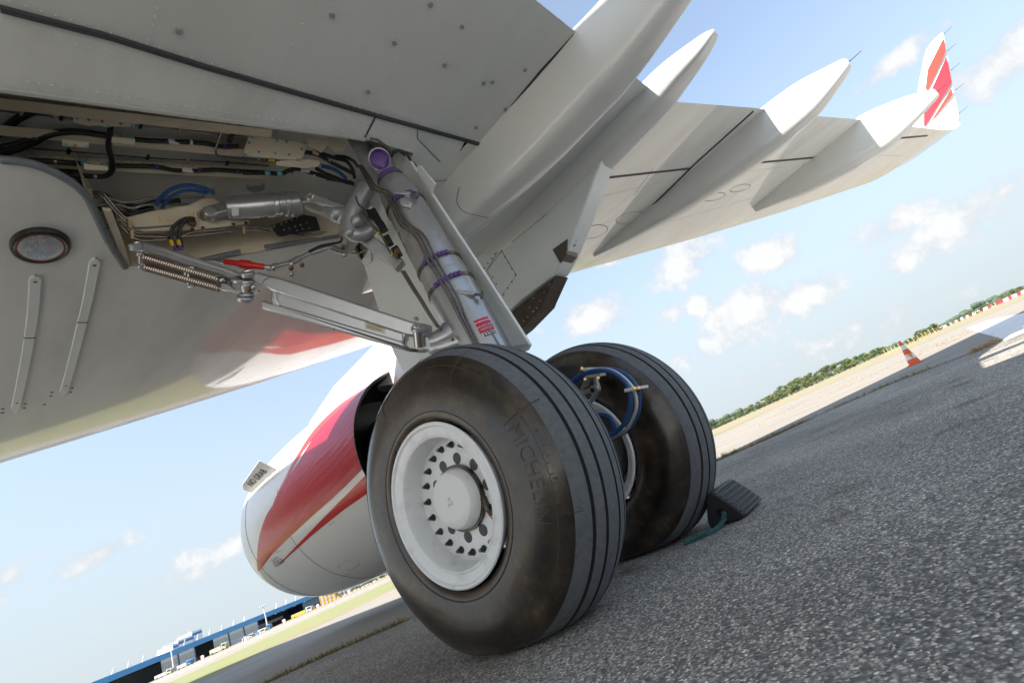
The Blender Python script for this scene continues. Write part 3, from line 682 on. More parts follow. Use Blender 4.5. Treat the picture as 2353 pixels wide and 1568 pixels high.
def wheel(x0, face):
    """face: side (-1 inboard) that shows the hub cap"""
    mb = tyre_mesh(x0); s = face
    # rim: flange, lip, conical dish, bolt disc
    q = MB(); ax = np.array([s, 0, 0]); o = np.array([x0, 0, HZ_]); d = .2116
    q.lathe([(d-.045, .278), (d-.006, .297), (d, .2979), (d+.004, .293), (d+.003, .285), (d-.005, .280), (d-.010, .266), (d-.009, .258), (d-.012, .250), (d-.010, .246), (d-.013, .239), (d-.022, .236), (d-.03, .2345), (d-.07, .231), (d-.098, .227), (d-.106, .218), (d-.106, .10)], o, ax, 96, ref=(0, 0, 1))
    q.lathe([(-d+.045, .278), (-d+.006, .297), (-d, .2979), (-d-.004, .293), (-d-.003, .284), (-d+.006, .277), (-d+.014, .256), (-d+.05, .246), (-d+.12, .24)], o, ax, 96, ref=(0, 0, 1))
    wh = part('wheel', q, M_wheelw, sharp=38)
    ty = part('tyre', mb, [M_side, M_tread, M_groove], wh, sharp=42)
    q = MB(); q.lathe([(d-.106, .117), (d-.09, .115), (d-.07, .109), (d-.058, .106), (d-.048, .100), (d-.044, .085), (d-.0425, .05), (d-.042, .0)], o, ax, 64, ref=(0, 0, 1)); hc = part('hub_cap', q, mat('hub_cap_white', (.90, .90, .90), .3, 0, coat=.3, var=.03, vscale=6), wh, sharp=35)
    q = MB(); q.lathe([(d-.107, .124), (d-.088, .124), (d-.088, .113)], o, ax, 64, ref=(0, 0, 1)); part('clamp_band', q, mat('dark_steel_band', (.10, .085, .07), .3, .8), wh)
    def at(a, r, t): return o+ax*t+np.array([0, r*math.sin(a), r*math.cos(a)])
    for k in range(20):
        a = math.radians(5+18*k); q = MB(); q.lathe([(0, .0135), (.004, .0135), (.007, .010), (.015, .009), (.017, .007), (.023, .0065), (.023, 0)], at(a, .200, d-.106), ax, 12)
        part('bolt', q, mat('bolt_black', (.03, .03, .031), .4, .3), wh, sharp=30)
        q = MB(); q.lathe([(.0232, .0058), (.027, .0055), (.0272, 0)], at(a, .200, d-.106), ax, 6); part('bolt_tip', q, mat('bolt_tip_grey', (.22, .21, .18), .35, .7), wh, sharp=30)
    for k in range(10):
        a = math.radians(18+36*k); q = MB(); rim_ = []
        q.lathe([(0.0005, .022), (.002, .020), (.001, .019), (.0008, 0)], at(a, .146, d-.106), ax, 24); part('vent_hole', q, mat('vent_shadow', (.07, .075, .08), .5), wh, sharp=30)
    return wh, ty
w1, t1 = wheel(0.0, -1)
w2, t2 = wheel(WS, 1)
# valve / tag on the clamp band, mark on the cap
b = MB(); b.box((-.115, -.115, .47), (.02, .018, .05)); b.box((-.12, -.122, .452), (.012, .01, .02)); part('band_latch', b, mat('dark_steel_band', (.1, .09, .08), .3, .8), w1, sharp=20, bevel=.002)
b = MB(); b.tube([(-.122, -.118, .445), (-.125, -.122, .43), (-.12, -.126, .412)], .0022, 6); part('red_tag', b, mat('red_tag', (.55, .02, .02), .5), w1)
b = MB()
for (dy, dz) in ((-.008, -.009), (.009, -.011), (0, .008)):
    for k in range(10):
        a0 = 2*math.pi*k/10; a1 = 2*math.pi*(k+1)/10; R0, R1 = .0045, .006
        x = -.1696-.0012
        b.add([(x, dy+R0*math.cos(a0), HZ_+dz+R0*math.sin(a0)), (x, dy+R1*math.cos(a0), HZ_+dz+R1*math.sin(a0)), (x, dy+R1*math.cos(a1), HZ_+dz+R1*math.sin(a1)), (x, dy+R0*math.cos(a1), HZ_+dz+R0*math.sin(a1))], [(0, 1, 2, 3)])
part('cap_mark', b, M_black, w1, sharp=0)
# moulded lettering and rings on the sidewall
def prof_x(r):      # sidewall x (inboard) at radius r >= .395
    a = max(0, min(1, (r-.395)/(TR-.395))); return -.2144*(1-a**2.5)**(1/2.5)
def swall(a, r, off=0.):
    # a: angle from top, towards -y (image right)
    return np.array([prof_x(r)-off, -r*math.sin(a), HZ_+r*math.cos(a)])
def arc_text(body, a0, r0, size, m, step=None, nm='moulded_lettering', off=.0024, bold=.0):
    mb = MB(); vs, fs = fine_text(body, size, bold); X = np.array([v[0] for v in vs]); X = X-X.min()
    P = []
    for v, x in zip(vs, X):
        P.append(swall(a0+x/r0, r0+v[1], off))
    mb.add(P, fs)
    return part(nm, mb, m, t1, sharp=0)
M_mould = mat('moulded_rubber', (.062, .050, .038), .4)
arc_text('MICHELIN', 1.33, .457, .072, M_mould, bold=-.001)
mb = MB()
for r_, w_ in ((.502, .0015), (.335, .0012), (.338, .0012)):
    if r_ > .395: mb.tube([swall(2*math.pi*k/96, r_, .0) for k in range(97)], .0016, 5, 0)
    else: mb.tube([(-.2125+(.35-r_)*.1, r_*math.sin(2*math.pi*k/96), HZ_+r_*math.cos(2*math.pi*k/96)) for k in range(97)], .0014, 5, 0)
for a in (.15, .62, 1.28, 1.95, 2.6, -.35, -1.6, -2.5):
    mb.tube([swall(a, r, .0) for r in np.linspace(.44, .56, 9)], .0012, 5, 0)
part('mould_line', mb, M_mould, t1, sharp=0)
# black inspection ticks round the shoulder
mb = MB()
for k in range(150):
    a = -.45+2.6*k/150+random.uniform(-.008, .008); r = .519+random.uniform(-.006, .004); h = random.uniform(.006, .013); w = random.uniform(.002, .006)
    if random.random() < .5: continue
    mb.add([swall(a, r, .0012), swall(a+w/r, r, .0012), swall(a+w/r, r-h, .0012), swall(a, r-h, .0012)], [(0, 1, 2, 3)])
part('scuff_marks', mb, M_black, t1, sharp=0)['kind'] = 'stuff'
# chalk scribbles low on the sidewall
M_chalk = mat('yellow_chalk', (.55, .50, .28), .9)
def chalk(strokes):
    mb = MB()
    for st in strokes:
        P = []
        for (u, v) in st:
            d = ray(u, v); best = None
            for x in np.linspace(-.2144, -.16, 40):
                p = RX(u, v, x); r = math.hypot(p[1], p[2]-HZ_)
                e = abs(prof_x(r)-x)
                if best is None or e < best[0]: best = (e, p)
            P.append(best[1]+np.array([-.002, 0, 0]))
        mb.tube(P, .0016, 4, 3)
    part('chalk_mark', mb, M_chalk, t1, sharp=0)
chalk([[(1043, 1459), (1041, 1467), (1046, 1472), (1051, 1466), (1050, 1456)], [(1057, 1474), (1083, 1472)], [(1062, 1452), (1068, 1462), (1076, 1473)], [(1062, 1453), (1070, 1450)], [(1086, 1449), (1096, 1446), (1105, 1455), (1110, 1462)], [(1112, 1434), (1116, 1448), (1120, 1467)]])
# ------------------------------------------------------------------ rest of the airframe overhead (throws the shade)
mb = MB(); fx, fz = -3.32, 3.75
st = [(17.9, .05, -.5), (17.5, .55, -.45), (16.6, 1.1, -.3), (15.0, 1.65, -.12), (13.0, 1.93, 0), (11, 1.975, 0), (-8, 1.975, 0), (-12, 1.75, .2), (-16, 1.1, .75), (-19, .35, 1.3), (-19.6, .1, 1.4)]
mb.grid([[(fx+r*math.cos(2*math.pi*k/48), y, fz+dz+r*math.sin(2*math.pi*k/48)) for k in range(48)] for y, r, dz in st], cv=True)
fus = part('fuselage', mb, M_white, sharp=60)
lw = bpy.data.objects.new('wing', wing.data); COL.objects.link(lw); lw.parent = plane
lw.matrix_parent_inverse = Matrix.Translation(-plane.location); lw.scale = (-1, 1, 1); lw.location = (2*fx, 0, 0)
# ------------------------------------------------------------------ helpers for the gear: pixel frames of the enlarged views
def z1(x, y): return (x*.27612, 185.6+y*.27612)
def z2(x, y): return (556.6+x*.23663, 247.4+y*.23663)
def z3(x, y): return (247.4+x*.19725, 494.8+y*.19725)
def z4(x, y): return (618.5+x*.27612, 494.8+y*.27612)
def z7(x, y): return (1175.2+x*.35505, 742.2+y*.35505)
def zl(x, y): return (x*.41418, 433+y*.41418)
class Plane:
    """plane through a line a-b that faces the viewer's side"""
    def __init__(s, a, b):
        a = np.asarray(a, float); b = np.asarray(b, float); d = unit(b-a); v = CAM-(a+b)/2
        s.n = unit(v-np.dot(v, d)*d); s.c = s.n@a; s.a = a; s.d = d; s.w = np.cross(s.n, d)
    def __call__(s, p, off=0.): return hit(p[0], p[1], s.n, s.c+off)
    def plate(s, mb, px, off, th, mi=0): return mb.prism([s(p, off) for p in px], -s.n*th, mi)
M_silver = mat('silver_gear_paint', (.44, .45, .46), .28, .65, var=.12, vscale=5, detail=2)
M_dsilver = mat('grey_forging_paint', (.36, .37, .38), .34, .45, var=.2, vscale=9)
M_steel = mat('bare_steel', (.55, .53, .50), .25, .9)
M_pipe = mat('hydraulic_pipe', (.20, .175, .15), .25, .9)
M_purple = mat('purple_clamp', (.10, .045, .22), .45)
M_beige = mat('primer_beige', (.70, .62, .475), .42, 0, col2=(.56, .47, .33), vscale=5, detail=8, coat=.15)
M_bayg = mat('bay_blue_grey', (.56, .59, .61), .4, 0, col2=(.47, .50, .52), vscale=4, detail=6)
M_cable = mat('black_cable_sleeve', (.012, .012, .013), .32, 0, bump=.3, bscale=400)
M_bolt = mat('bolt_bronze', (.22, .13, .07), .35, .8)
M_yellow = mat('yellow_tape', (.70, .48, .02), .5)
M_blue = mat('blue_hose', (.012, .07, .22), .38)
M_wtape = mat('white_tape', (.72, .72, .72), .5)
M_teal = mat('teal_sealant', (.12, .42, .45), .5)
# ------------------------------------------------------------------ wheel bay
ZC = 2.86
def build_bay():
    mb = MB()
    mb.grid([[(-3.4, -.3, ZC), (-3.4, 2.4, ZC)], [(1.2, -.3, ZC), (1.2, 2.4, ZC)]])
    bay = part('wheel_bay', mb, M_bayg, sharp=0)
    # front wall follows the bay edge; the slanted inboard frame
    P = [p for p in fr if p[0] >= front[-1][0]-1e-6]
    q = MB(); q.grid([[(p[0], p[1]+.001, skin(p[0], p[1])+.004), (p[0], p[1]+.03, ZC)] for p in P]); part('front_wall', q, M_beige, bay, sharp=0)
    P = front[4:]
    q = MB(); q.grid([[(p[0]-.001, p[1]+.001, skin(p[0], p[1])+.004), (p[0]-.02, p[1]+.10, ZC)] for p in P]); part('side_wall', q, M_beige, bay, sharp=0)
    q = MB(); q.grid([[(x, yR(x)-.002, skin(x, yR(x))+.003), (x, yR(x)-.05, ZC)] for x in np.linspace(-1.6, DX0, 16)]); part('rear_wall', q, mat('rear_wall_paint', (.20, .185, .15), .5), bay, sharp=0)
    q = MB(); q.grid([[(x, yR(x)+.001, skin(x, yR(x))+.003), (x+.02, yR(x)-.01, ZC)] for x in np.linspace(DX0, XB, 10)]); part('outer_wall', q, M_grey2, bay, sharp=0)
    # rubber edge seals
    part('edge_seal', tubes([[p+np.array([0, 0, -.004]) for p in front]], .017, 10), M_rseal, bay)
    part('edge_seal', tubes([[np.array([x, yR(x), skin(x, yR(x))-.002]) for x in np.linspace(-1.5, RXs[-1]+.02, 20)]], .011, 8), mat('edge_paint', (.34, .345, .33), .4), bay)
    for a, b_ in (((430, 605), (552, 577)), ((607, 567), (735, 550)), ((738, 549), (792, 541))):
        part('edge_seal', tubes([[S(*a)+np.array([0, -.004, -.002]), S((a[0]+b_[0])/2, (a[1]+b_[1])/2)+np.array([0, -.006, -.002]), S(*b_)+np.array([0, -.004, -.002])]], .013), M_rseal, bay)
    # light strip along the slanted frame
    q = MB()
    zz = [z1(*p) for p in ((855, 1075), (930, 1080), (1050, 1400), (1085, 1540), (1030, 1555), (960, 1350))]
    fp = Plane(S(*zz[0], .02), S(*zz[3], .01)); fp.plate(q, zz, .004, .02); part('frame_angle', q, M_beige, bay, sharp=20, bevel=.003)
    # stringers (Z sections) with rivets, brackets
    def stringer(px, h, z, name='stringer'):
        A, B = RZ(*px[0], z), RZ(*px[1], z); q = MB(); d = unit(B-A); s = unit(np.cross(d, (0, 0, 1)))
        A = A-d*1.2 if px[0][0] < 5 else A
        if s[1] > 0: s = -s
        q.beam(A, B, .004, h); q.beam(A-s*.025+np.array([0, 0, h/2-.002]), B-s*.025+np.array([0, 0, h/2-.002]), .05, .0035); q.beam(A+s*.026-np.array([0, 0, h/2-.002]), B+s*.026-np.array([0, 0, h/2-.002]), .052, .0035)
        o_ = part(name, q, M_beige, bay, sharp=20)
        rv = MB(); n = int(np.linalg.norm(B-A)/.045)
        for k in range(n):
            p = A+(B-A)*(k+.5)/n+s*.003+np.array([0, 0, h/2-.012]); rv.cyl(p-s*.002, p+s*.0025, .0035, n=6)
        part('rivet', rv, mat('rivet_head', (.30, .26, .2), .4, .3), bay, sharp=0)['kind'] = 'stuff'
        return A, B
    stringer((z1(0, 172), z1(2240, 425)), .085, 2.67)
    stringer((z1(0, 400), z1(2240, 610)), .075, 2.71)
    stringer((z1(0, 650), z1(2240, 780)), .075, 2.73)
    bp = Plane(RZ(*z1(0, 300), 2.66), RZ(*z1(2240, 500), 2.66))
    def plate(px, m, off=0., th=.004, nm='bracket', bev=.0015):
        q = MB(); bp.plate(q, [z1(*p) for p in px], off, th); return part(nm, q, m, bay, sharp=20, bevel=bev)
    plate([(600, 255), (1120, 320), (1122, 385), (930, 380), (885, 392), (830, 370), (740, 378), (610, 345)], M_beige, .012)
    plate([(400, 238), (515, 255), (512, 285), (465, 308), (410, 270)], M_beige, .012); plate([(512, 485), (740, 512), (738, 560), (520, 545)], M_beige, .0)
    plate([(930, 465), (1125, 485), (1122, 535), (925, 515)], M_beige, -.01); plate([(695, 690), (900, 712), (895, 748), (700, 740)], M_beige, -.02)
    for (x, y) in ((640, 315), (892, 380), (1098, 375), (738, 325), (850, 340), (1005, 360), (625, 540), (720, 550), (545, 530)):
        c = bp(z1(x, y), .016); q = MB(); q.cyl(c-bp.n*.004, c+bp.n*.003, .006, n=8); part('fastener', q, M_teal if x in (640, 892, 1098, 545, 720) else M_bolt, bay)
    # terminal box (second frame of reference: right part of the bay)
    b2 = Plane(RZ(*z2(0, 400), 2.60), RZ(*z2(600, 450), 2.60))
    def plate2(px, m, off=0., th=.004, nm='bracket', bev=.0015):
        q = MB(); b2.plate(q, [z2(*p) for p in px], off, th); return part(nm, q, m, bay, sharp=20, bevel=bev)
    plate2([(15, 430), (70, 280), (110, 270), (620, 345), (630, 375), (585, 495), (540, 515), (40, 470)], M_beige, 0, .03, 'terminal_box', .004)
    for (x, y) in ((95, 290), (335, 320), (600, 350), (30, 455), (160, 490), (320, 440), (540, 505)):
        c = b2(z2(x, y), .0); q = MB(); q.ball(c, .008, 8); part('sealant_blob', q, M_teal, bay, sharp=0)
    for (x, y) in ((160, 428), (455, 455), (575, 400), (65, 340), (427, 330)):
        c = b2(z2(x, y), .0); q = MB(); q.cyl(c-b2.n*.002, c+b2.n*.004, .006, n=8); part('fastener', q, M_bolt, bay)
    plate2([(640, 295), (860, 325), (840, 350), (770, 440), (730, 420), (640, 380)], M_beige, .0); plate2([(855, 300), (960, 310), (1010, 340), (980, 420), (900, 430), (850, 380)], M_beige, .01, .03)
    plate2([(330, 520), (640, 500), (760, 520), (740, 570), (620, 590), (330, 560)], M_beige, -.01)
    # black drilled plate
    q = MB(); b3 = Plane(S(*z2(285, 1140), .03), S(*z2(740, 1150), .03)); b3.plate(q, [z2(*p) for p in ((283, 1140), (600, 1040), (720, 1060), (760, 1190), (450, 1235), (345, 1262))], 0, .012)
    dpl = part('drilled_plate', q, M_black, bay, sharp=20, bevel=.002)
    for (x, y) in ((308, 1150), (375, 1128), (425, 1110), (478, 1090), (530, 1070), (510, 1152), (562, 1138), (620, 1115), (455, 1175), (530, 1190), (580, 1178), (648, 1170), (348, 1248), (405, 1185)):
        c = b3(z2(x, y)); q = MB(); q.cyl(c-b3.n*.002, c+b3.n*.004, .0055, n=8); part('nut', q, M_steel, bay)
    # cables: black bundles with clamps and tapes
    def cable(px, r, z, m=M_cable, nm='cable', conv=z1, sm=6, n=10):
        q = MB(); q.tube([RZ(*conv(*p), z) for p in px], r, n, sm); return part(nm, q, m, bay, sharp=0)
    cable([(-60, 480), (0, 432), (60, 385), (160, 310), (290, 250), (360, 225)], .016, 2.70)
    cable([(-60, 640), (0, 590), (150, 545), (300, 490), (420, 445), (560, 425), (700, 430), (830, 450), (960, 462)], .015, 2.68)
    cable([(-60, 610), (0, 560), (140, 520), (300, 470)], .012, 2.68); cable([(-60, 660), (40, 605), (180, 560), (330, 495)], .013, 2.675)
    cable([(920, 385), (912, 470), (905, 560), (930, 660), (935, 740), (880, 790), (780, 795), (620, 785), (420, 770), (330, 762)], .0125, 2.665)
    cable([(60, 660), (240, 660), (460, 672), (690, 690)], .012, 2.69); cable([(890, 700), (1060, 708), (1290, 715), (1450, 742), (1600, 748), (1800, 742), (1960, 752), (2240, 765)], .0125, 2.69)
    cable([(1120, 488), (1250, 500), (1400, 505), (1590, 512), (1720, 525), (1850, 548), (1990, 545)], .012, 2.67)
    cable([(2060, 352), (1990, 370), (1930, 450), (1905, 510)], .011, 2.66)
    cable([(1990, 352), (1890, 360), (1855, 400), (1830, 470), (1795, 570), (1810, 620), (1900, 640), (2240, 668)], .0055, 2.64, M_pipe, 'pipe')
    cable([(600, 430), (740, 460), (860, 530), (960, 580), (1080, 640)], .012, 2.62, conv=z2); cable([(760, 440), (900, 490), (1010, 520), (1070, 600), (1090, 680)], .011, 2.63, conv=z2)
    cable([(900, 470), (1000, 480), (1080, 520), (1120, 570)], .010, 2.64, conv=z2); cable([(720, 590), (800, 640), (900, 680), (1000, 720), (1080, 740)], .013, 2.62, conv=z2)
    cable([(690, 380), (740, 420), (800, 460)], .013, 2.64, conv=z2)
    cable([(0, 630), (230, 633), (380, 640), (450, 610), (540, 595), (640, 625), (760, 660), (900, 700), (1060, 725)], .0125, 2.65, conv=z2)
    cable([(0, 490), (200, 505), (340, 515), (470, 550), (640, 560)], .0045, 2.60, M_pipe, 'pipe', z2); cable([(0, 500), (200, 516), (340, 527), (470, 560), (640, 568)], .0045, 2.60, M_pipe, 'pipe', z2)
    for dy in (0, 14): cable([(770, 560+dy), (860, 580+dy), (940, 620+dy), (1010, 680+dy)], .0075, 2.59, M_blue, 'hose', z2)
    cable([(1300, 1030), (1340, 970), (1430, 900), (1560, 870), (1680, 890), (1780, 935)], .0105, 2.54, M_blue, 'hose'); cable([(1350, 1060), (1400, 980), (1500, 925), (1600, 912), (1720, 935)], .0085, 2.54, M_blue, 'hose')
    def band(px, m, r, z, L, conv=z1, d=(1, .12)):
        A = RZ(*conv(px[0], px[1]), z); B = RZ(*conv(px[0]+d[0]*40, px[1]+d[1]*40), z); e = unit(B-A); q = MB(); q.cyl(A-e*L/2, A+e*L/2, r, n=12); return part('cable_band', q, m, bay, sharp=40)
    for (x, y, m, r, z, L) in ((300, 488, M_black, .02, 2.68, .012), (1395, 505, M_purple, .0145, 2.67, .01), (1445, 508, M_wtape, .0135, 2.67, .045), (1590, 512, M_wtape, .013, 2.67, .012), (1868, 547, M_purple, .014, 2.67, .01),
                               (460, 672, M_steel, .0145, 2.69, .012), (1305, 716, M_purple, .0145, 2.69, .011), (1560, 745, M_wtape, .0135, 2.69, .05), (1660, 746, M_purple, .0145, 2.69, .011), (1975, 753, M_purple, .0145, 2.69, .011), (475, 772, M_steel, .0145, 2.665, .013), (790, 795, M_steel, .0145, 2.665, .013)):
        band((x, y), m, r, z, L)
    for (x, y) in ((945, 462), (1100, 482), (710, 690), (875, 703)):
        c = RZ(*z1(x, y), 2.675); q = MB(); q.ball(c, .018, 8, (1, .8, .8)); part('sealant_blob', q, M_teal, bay, sharp=0)
    for (x, y) in ((245, 632), (365, 638)):
        c = RZ(*z2(x, y), 2.64); q = MB(); q.ball(c, .016, 8); part('sealant_blob', q, M_teal, bay, sharp=0)
    for (x, y, m, L) in ((480, 612, M_purple, .01), (605, 605, M_wtape, .05), (690, 645, M_wtape, .012), (830, 690, M_purple, .01)): band((x, y), m, .0145, 2.65, L, z2)
    for (x, y) in ((705, 440), (820, 505)): band((x, y), mat('peach_tape', (.62, .42, .26), .5), .0135, 2.622, .035, z2, (1, .45))
    for (x, y) in ((268, 508), (300, 511)): band((x, y), M_yellow, .0075, 2.598, .012, z2)
    # bracket carrying the retraction actuator
    bk = Plane(S(*z1(1030, 1140), .10), S(*z1(2085, 1180), .08))
    q = MB(); bk.plate(q, [z1(*p) for p in ((950, 1160), (1300, 1075), (1580, 1030), (1680, 975), (1780, 968), (1840, 1020), (1830, 1060), (1720, 1055), (1665, 1090), (1660, 1140), (1690, 1160), (2070, 1145), (2085, 1190), (1640, 1245), (1620, 1240), (1200, 1260), (1000, 1210))], 0, .05)
    br = part('actuator_bracket', q, M_beige, bay, sharp=25, bevel=.008)
    q = MB(); bk.plate(q, [z1(*p) for p in ((1615, 1085), (1640, 1085), (1645, 1240), (1620, 1240))], .02, .02); part('bracket_rib', q, M_beige, bay, sharp=25, bevel=.003)
    for (x, y) in ((1325, 1133), (1330, 1162), (1395, 1160)):
        c = bk(z1(x, y), .003); q = MB(); q.cyl(c-bk.n*.003, c+bk.n*.003, .006, n=6); part('fastener', q, M_yellow, bay)
    for (x, y) in ((1600, 1235), (1690, 1222), (1945, 1192), (2050, 1183)):
        c = bk(z1(x, y), .01); q = MB(); q.cyl(c-bk.n*.01, c+bk.n*.006, .009, .006, n=8); part('stud', q, M_black, bay)
    # hydraulic pipes across the front wall
    wp = Plane(S(*z1(900, 1200), .07), S(*z1(2240, 1260), .07))
    def pipe(px, r=.0045, off=.02, m=M_pipe, conv=z1, sm=4):
        q = MB(); q.tube([wp(conv(*p), off) for p in px], r, 8, sm); return part('pipe', q, m, bay, sharp=0)
    pipe([(770, 925), (830, 925), (880, 960), (960, 1060), (1040, 1140), (1110, 1210), (1150, 1222), (1300, 1215), (1480, 1200)])
    pipe([(770, 945), (820, 945), (870, 985), (950, 1080), (1020, 1150), (1100, 1235), (1150, 1265), (1300, 1265), (1470, 1255)])
    pipe([(890, 1200), (950, 1170), (1010, 1180), (1080, 1250), (1140, 1290), (1300, 1298), (1470, 1300), (1700, 1280), (1850, 1262), (2150, 1238), (2240, 1245)], .005)
    pipe([(890, 1230), (950, 1200), (1000, 1205), (1070, 1275), (1140, 1320), (1250, 1330), (1480, 1305), (1600, 1262), (1850, 1240), (2150, 1222), (2240, 1228)], .005)
    pipe([(780, 970), (900, 975), (1010, 1010), (1150, 1000), (1300, 970), (1700, 965)], .008, -.02, M_steel); pipe([(790, 1040), (950, 1025), (1100, 1060), (1250, 1030), (1700, 1025)], .007, -.02, M_steel)
    pipe([(800, 1060), (930, 1070), (1060, 1110), (1160, 1090), (1280, 1060)], .012, -.03, M_cable); pipe([(860, 940), (960, 1000), (1080, 1080), (1180, 1100)], .011, -.03, M_cable); pipe([(1020, 1020), (1150, 1050), (1300, 1010), (1500, 1000)], .014, -.05, M_cable)
    for y0 in (1165, 1187): pipe([(0, y0), (150, y0), (420, y0+32), (620, y0+48), (860, y0+38)], .005, .03, M_steel, z2)
    for (x, y) in ((355, 1195), (400, 1208)):
        for dx, m in ((-14, M_yellow), (0, mat('blue_tape', (.02, .08, .3), .5)), (14, M_yellow)):
            c = wp(z2(x+dx, y), .03); q = MB(); q.cyl(c-wp.d*.005, c+wp.d*.005, .0065, n=8); part('pipe_tape', q, m, bay)
    for dx in (0, 60):
        pipe([(1560+dx*.2, 1140+dx*.3), (1500+dx*.6, 1165), (1440+dx, 1220), (1425+dx*1.1, 1280), (1450+dx, 1360), (1470+dx*.7, 1390)], .0095, .05, M_cable)
        for (a, m) in (((1430+dx, 1345), M_yellow), ((1455+dx*.75, 1388), M_purple)):
            c = wp(z1(*a), .05); e = unit(wp(z1(a[0]+14, a[1]+40), .05)-c); q = MB(); q.cyl(c-e*.016, c+e*.016, .0105, n=10); part('hose_band', q, m, bay)
    q = MB(); c = wp(z1(1595, 1170), .05); q.box(c, (.035, .03, .05)); part('hose_union', q, M_bolt, bay, sharp=20, bevel=.004)
    for (x, y) in ((1080, 1185), (1100, 1275), (2030, 1240), (750, 935)):
        q = MB(); c = wp(z1(x, y), .03); q.beam(c-wp.w*.022, c+wp.w*.022, .014, .012); part('pipe_clip', q, mat('clip_tan', (.45, .33, .18), .5), bay, sharp=20, bevel=.002)
    # finer runs: thin pipes with clips beside the stringers, lightening holes in the flanges
    rb = random.Random(11)
    for i, (ya, yb, z) in enumerate(((250, 492, 2.70), (545, 712, 2.735))):
        P_ = [(x, ya+(yb-ya)*x/2240+rb.uniform(-7, 7)) for x in (0, 420, 850, 1300, 1750, 2240)]
        q = MB(); q.tube([RZ(*z1(*p), z) for p in P_], .0035 if i % 2 else .0048, 7, 4); part('pipe', q, (M_steel, M_pipe, M_cable)[i % 3], bay, sharp=0)
        for x in range(180+60*i, 2200, 330):
            c = RZ(*z1(x, ya+(yb-ya)*x/2240), z-.004); q = MB(); q.box(c, (.012, .03, .014)); part('pipe_clip', q, M_black if x % 4 else mat('clip_tan', (.45, .33, .18), .5), bay, sharp=20, bevel=.002)
    # round cap in the ceiling
    for (x, y, conv) in ((2125, 875, z1), (1700, 880, z1)):
        c = RZ(*conv(x, y), ZC-.004); q = MB(); q.lathe([(0, .055), (.006, .055), (.008, .045), (.003, .042), (.003, 0)], c, (0, 0, -1), 24); part('inspection_cap', q, mat('cap_grey', (.3, .31, .29), .4), bay)
    return bay
bay = build_bay()
# ------------------------------------------------------------------ landing light and fairing strips on the skin ahead of the bay
def lamp_glass():
    m = bpy.data.materials.new('lamp_glass'); m.use_nodes = True; N = m.node_tree.nodes; L = m.node_tree.links; N.remove(N['Principled BSDF'])
    t = N.new('ShaderNodeBsdfTransparent'); t.inputs[0].default_value = (.93, .96, .97, 1); g = N.new('ShaderNodeBsdfGlossy'); g.inputs['Roughness'].default_value = .03; f = N.new('ShaderNodeFresnel'); f.inputs[0].default_value = 1.5
    x = N.new('ShaderNodeMixShader'); L.new(f.outputs[0], x.inputs[0]); L.new(t.outputs[0], x.inputs[1]); L.new(g.outputs[0], x.inputs[2]); L.new(x.outputs[0], N['Material Output'].inputs[0]); return m
def build_light():
    def ell(a, b_, dz): return [S(92+a*math.cos(2*math.pi*k/40), 560+b_*math.sin(2*math.pi*k/40), 0)+np.array([0, 0, dz]) for k in range(40)]
    q = MB(); q.grid([ell(72, 39, .002), ell(72, 39, -.010), ell(69, 37.5, -.024), ell(62, 34, -.027), ell(57, 31.5, -.022), ell(56, 31, -.002)], cv=True); li = part('landing_light', q, mat('lamp_bezel', (.012, .012, .013), .35), sharp=40)
    q = MB(); R = [ell(57, 31.5, -.023), ell(50, 27.5, -.012), ell(36, 20, -.006), ell(18, 10, -.004), ell(.5, .3, -.0035)]
    for r_ in R[1:4]:
        for k_ in range(0, 40, 2): r_[k_][2] -= .003
    q.grid(R, cv=True); part('reflector', q, mat('lamp_reflector', (.93, .93, .90), .16, .75), li, sharp=12)
    q = MB(); q.grid([ell(58, 32, -.0235), ell(53, 29.2, -.0245), ell(53, 29.2, -.020)], cv=True); part('lamp_ring', q, mat('copper_ring', (.28, .12, .07), .35, .7), li)
    q = MB(); q.grid([ell(55, 30, -.022), ell(40, 22, -.027), ell(20, 11, -.030), ell(.4, .3, -.031)], cv=True); part('lens', q, lamp_glass(), li, sharp=0)
    q = MB(); c = S(88, 552)+np.array([0, 0, -.014]); q.ball(c, .011, 10); q.beam(c+np.array([-.02, .0, .004]), c+np.array([.02, 0, .004]), .012, .006); part('bulb', q, M_dsilver, li)
    return li
build_light()
def strip(px, w):
    P = [np.asarray(S(*zl(*p))) for p in px]; P = [np.asarray(p) for p in smooth(P, 5)]
    for p in P: p[2] = skin(p[0], p[1])
    q = MB(); L = []
    n = len(P)
    for i, p in enumerate(P):
        d = unit(P[min(i+1, n-1)]-P[max(i-1, 0)]); s = unit(np.cross(d, (0, 0, 1))); t = i/(n-1); e = min(1, math.sqrt(max(0, 1-(1-min(1, t/.06))**2)), math.sqrt(max(0, 1-(1-min(1, (1-t)/.05))**2))); ww = w*max(.15, e)
        L.append([p+s*ww/2+np.array([0, 0, .001]), p+s*ww/2*.8-np.array([0, 0, .011]), p-s*ww/2*.8-np.array([0, 0, .011]), p-s*ww/2+np.array([0, 0, .001])])
    q.grid(L); o_ = part('rub_strip', q, M_grey2, wing, sharp=30)
    for t in (.09, .95):
        k = int(t*(n-1)); c = P[k]-np.array([0, 0, .011]); b = MB(); b.cyl(c, c-np.array([0, 0, .002]), .008, n=10); part('strip_bolt', b, M_bolt, wing)
    k = int(.55*(n-1)); b = MB(); d = unit(P[k+1]-P[k]); s = unit(np.cross(d, (0, 0, 1))); b.beam(P[k]-s*w/2-np.array([0, 0, .010]), P[k]+s*w/2-np.array([0, 0, .010]), .006, .006); part('strip_gap', b, M_black, wing)
strip([(197, 478), (192, 560), (180, 700), (150, 900), (115, 1080), (80, 1242)], .05)
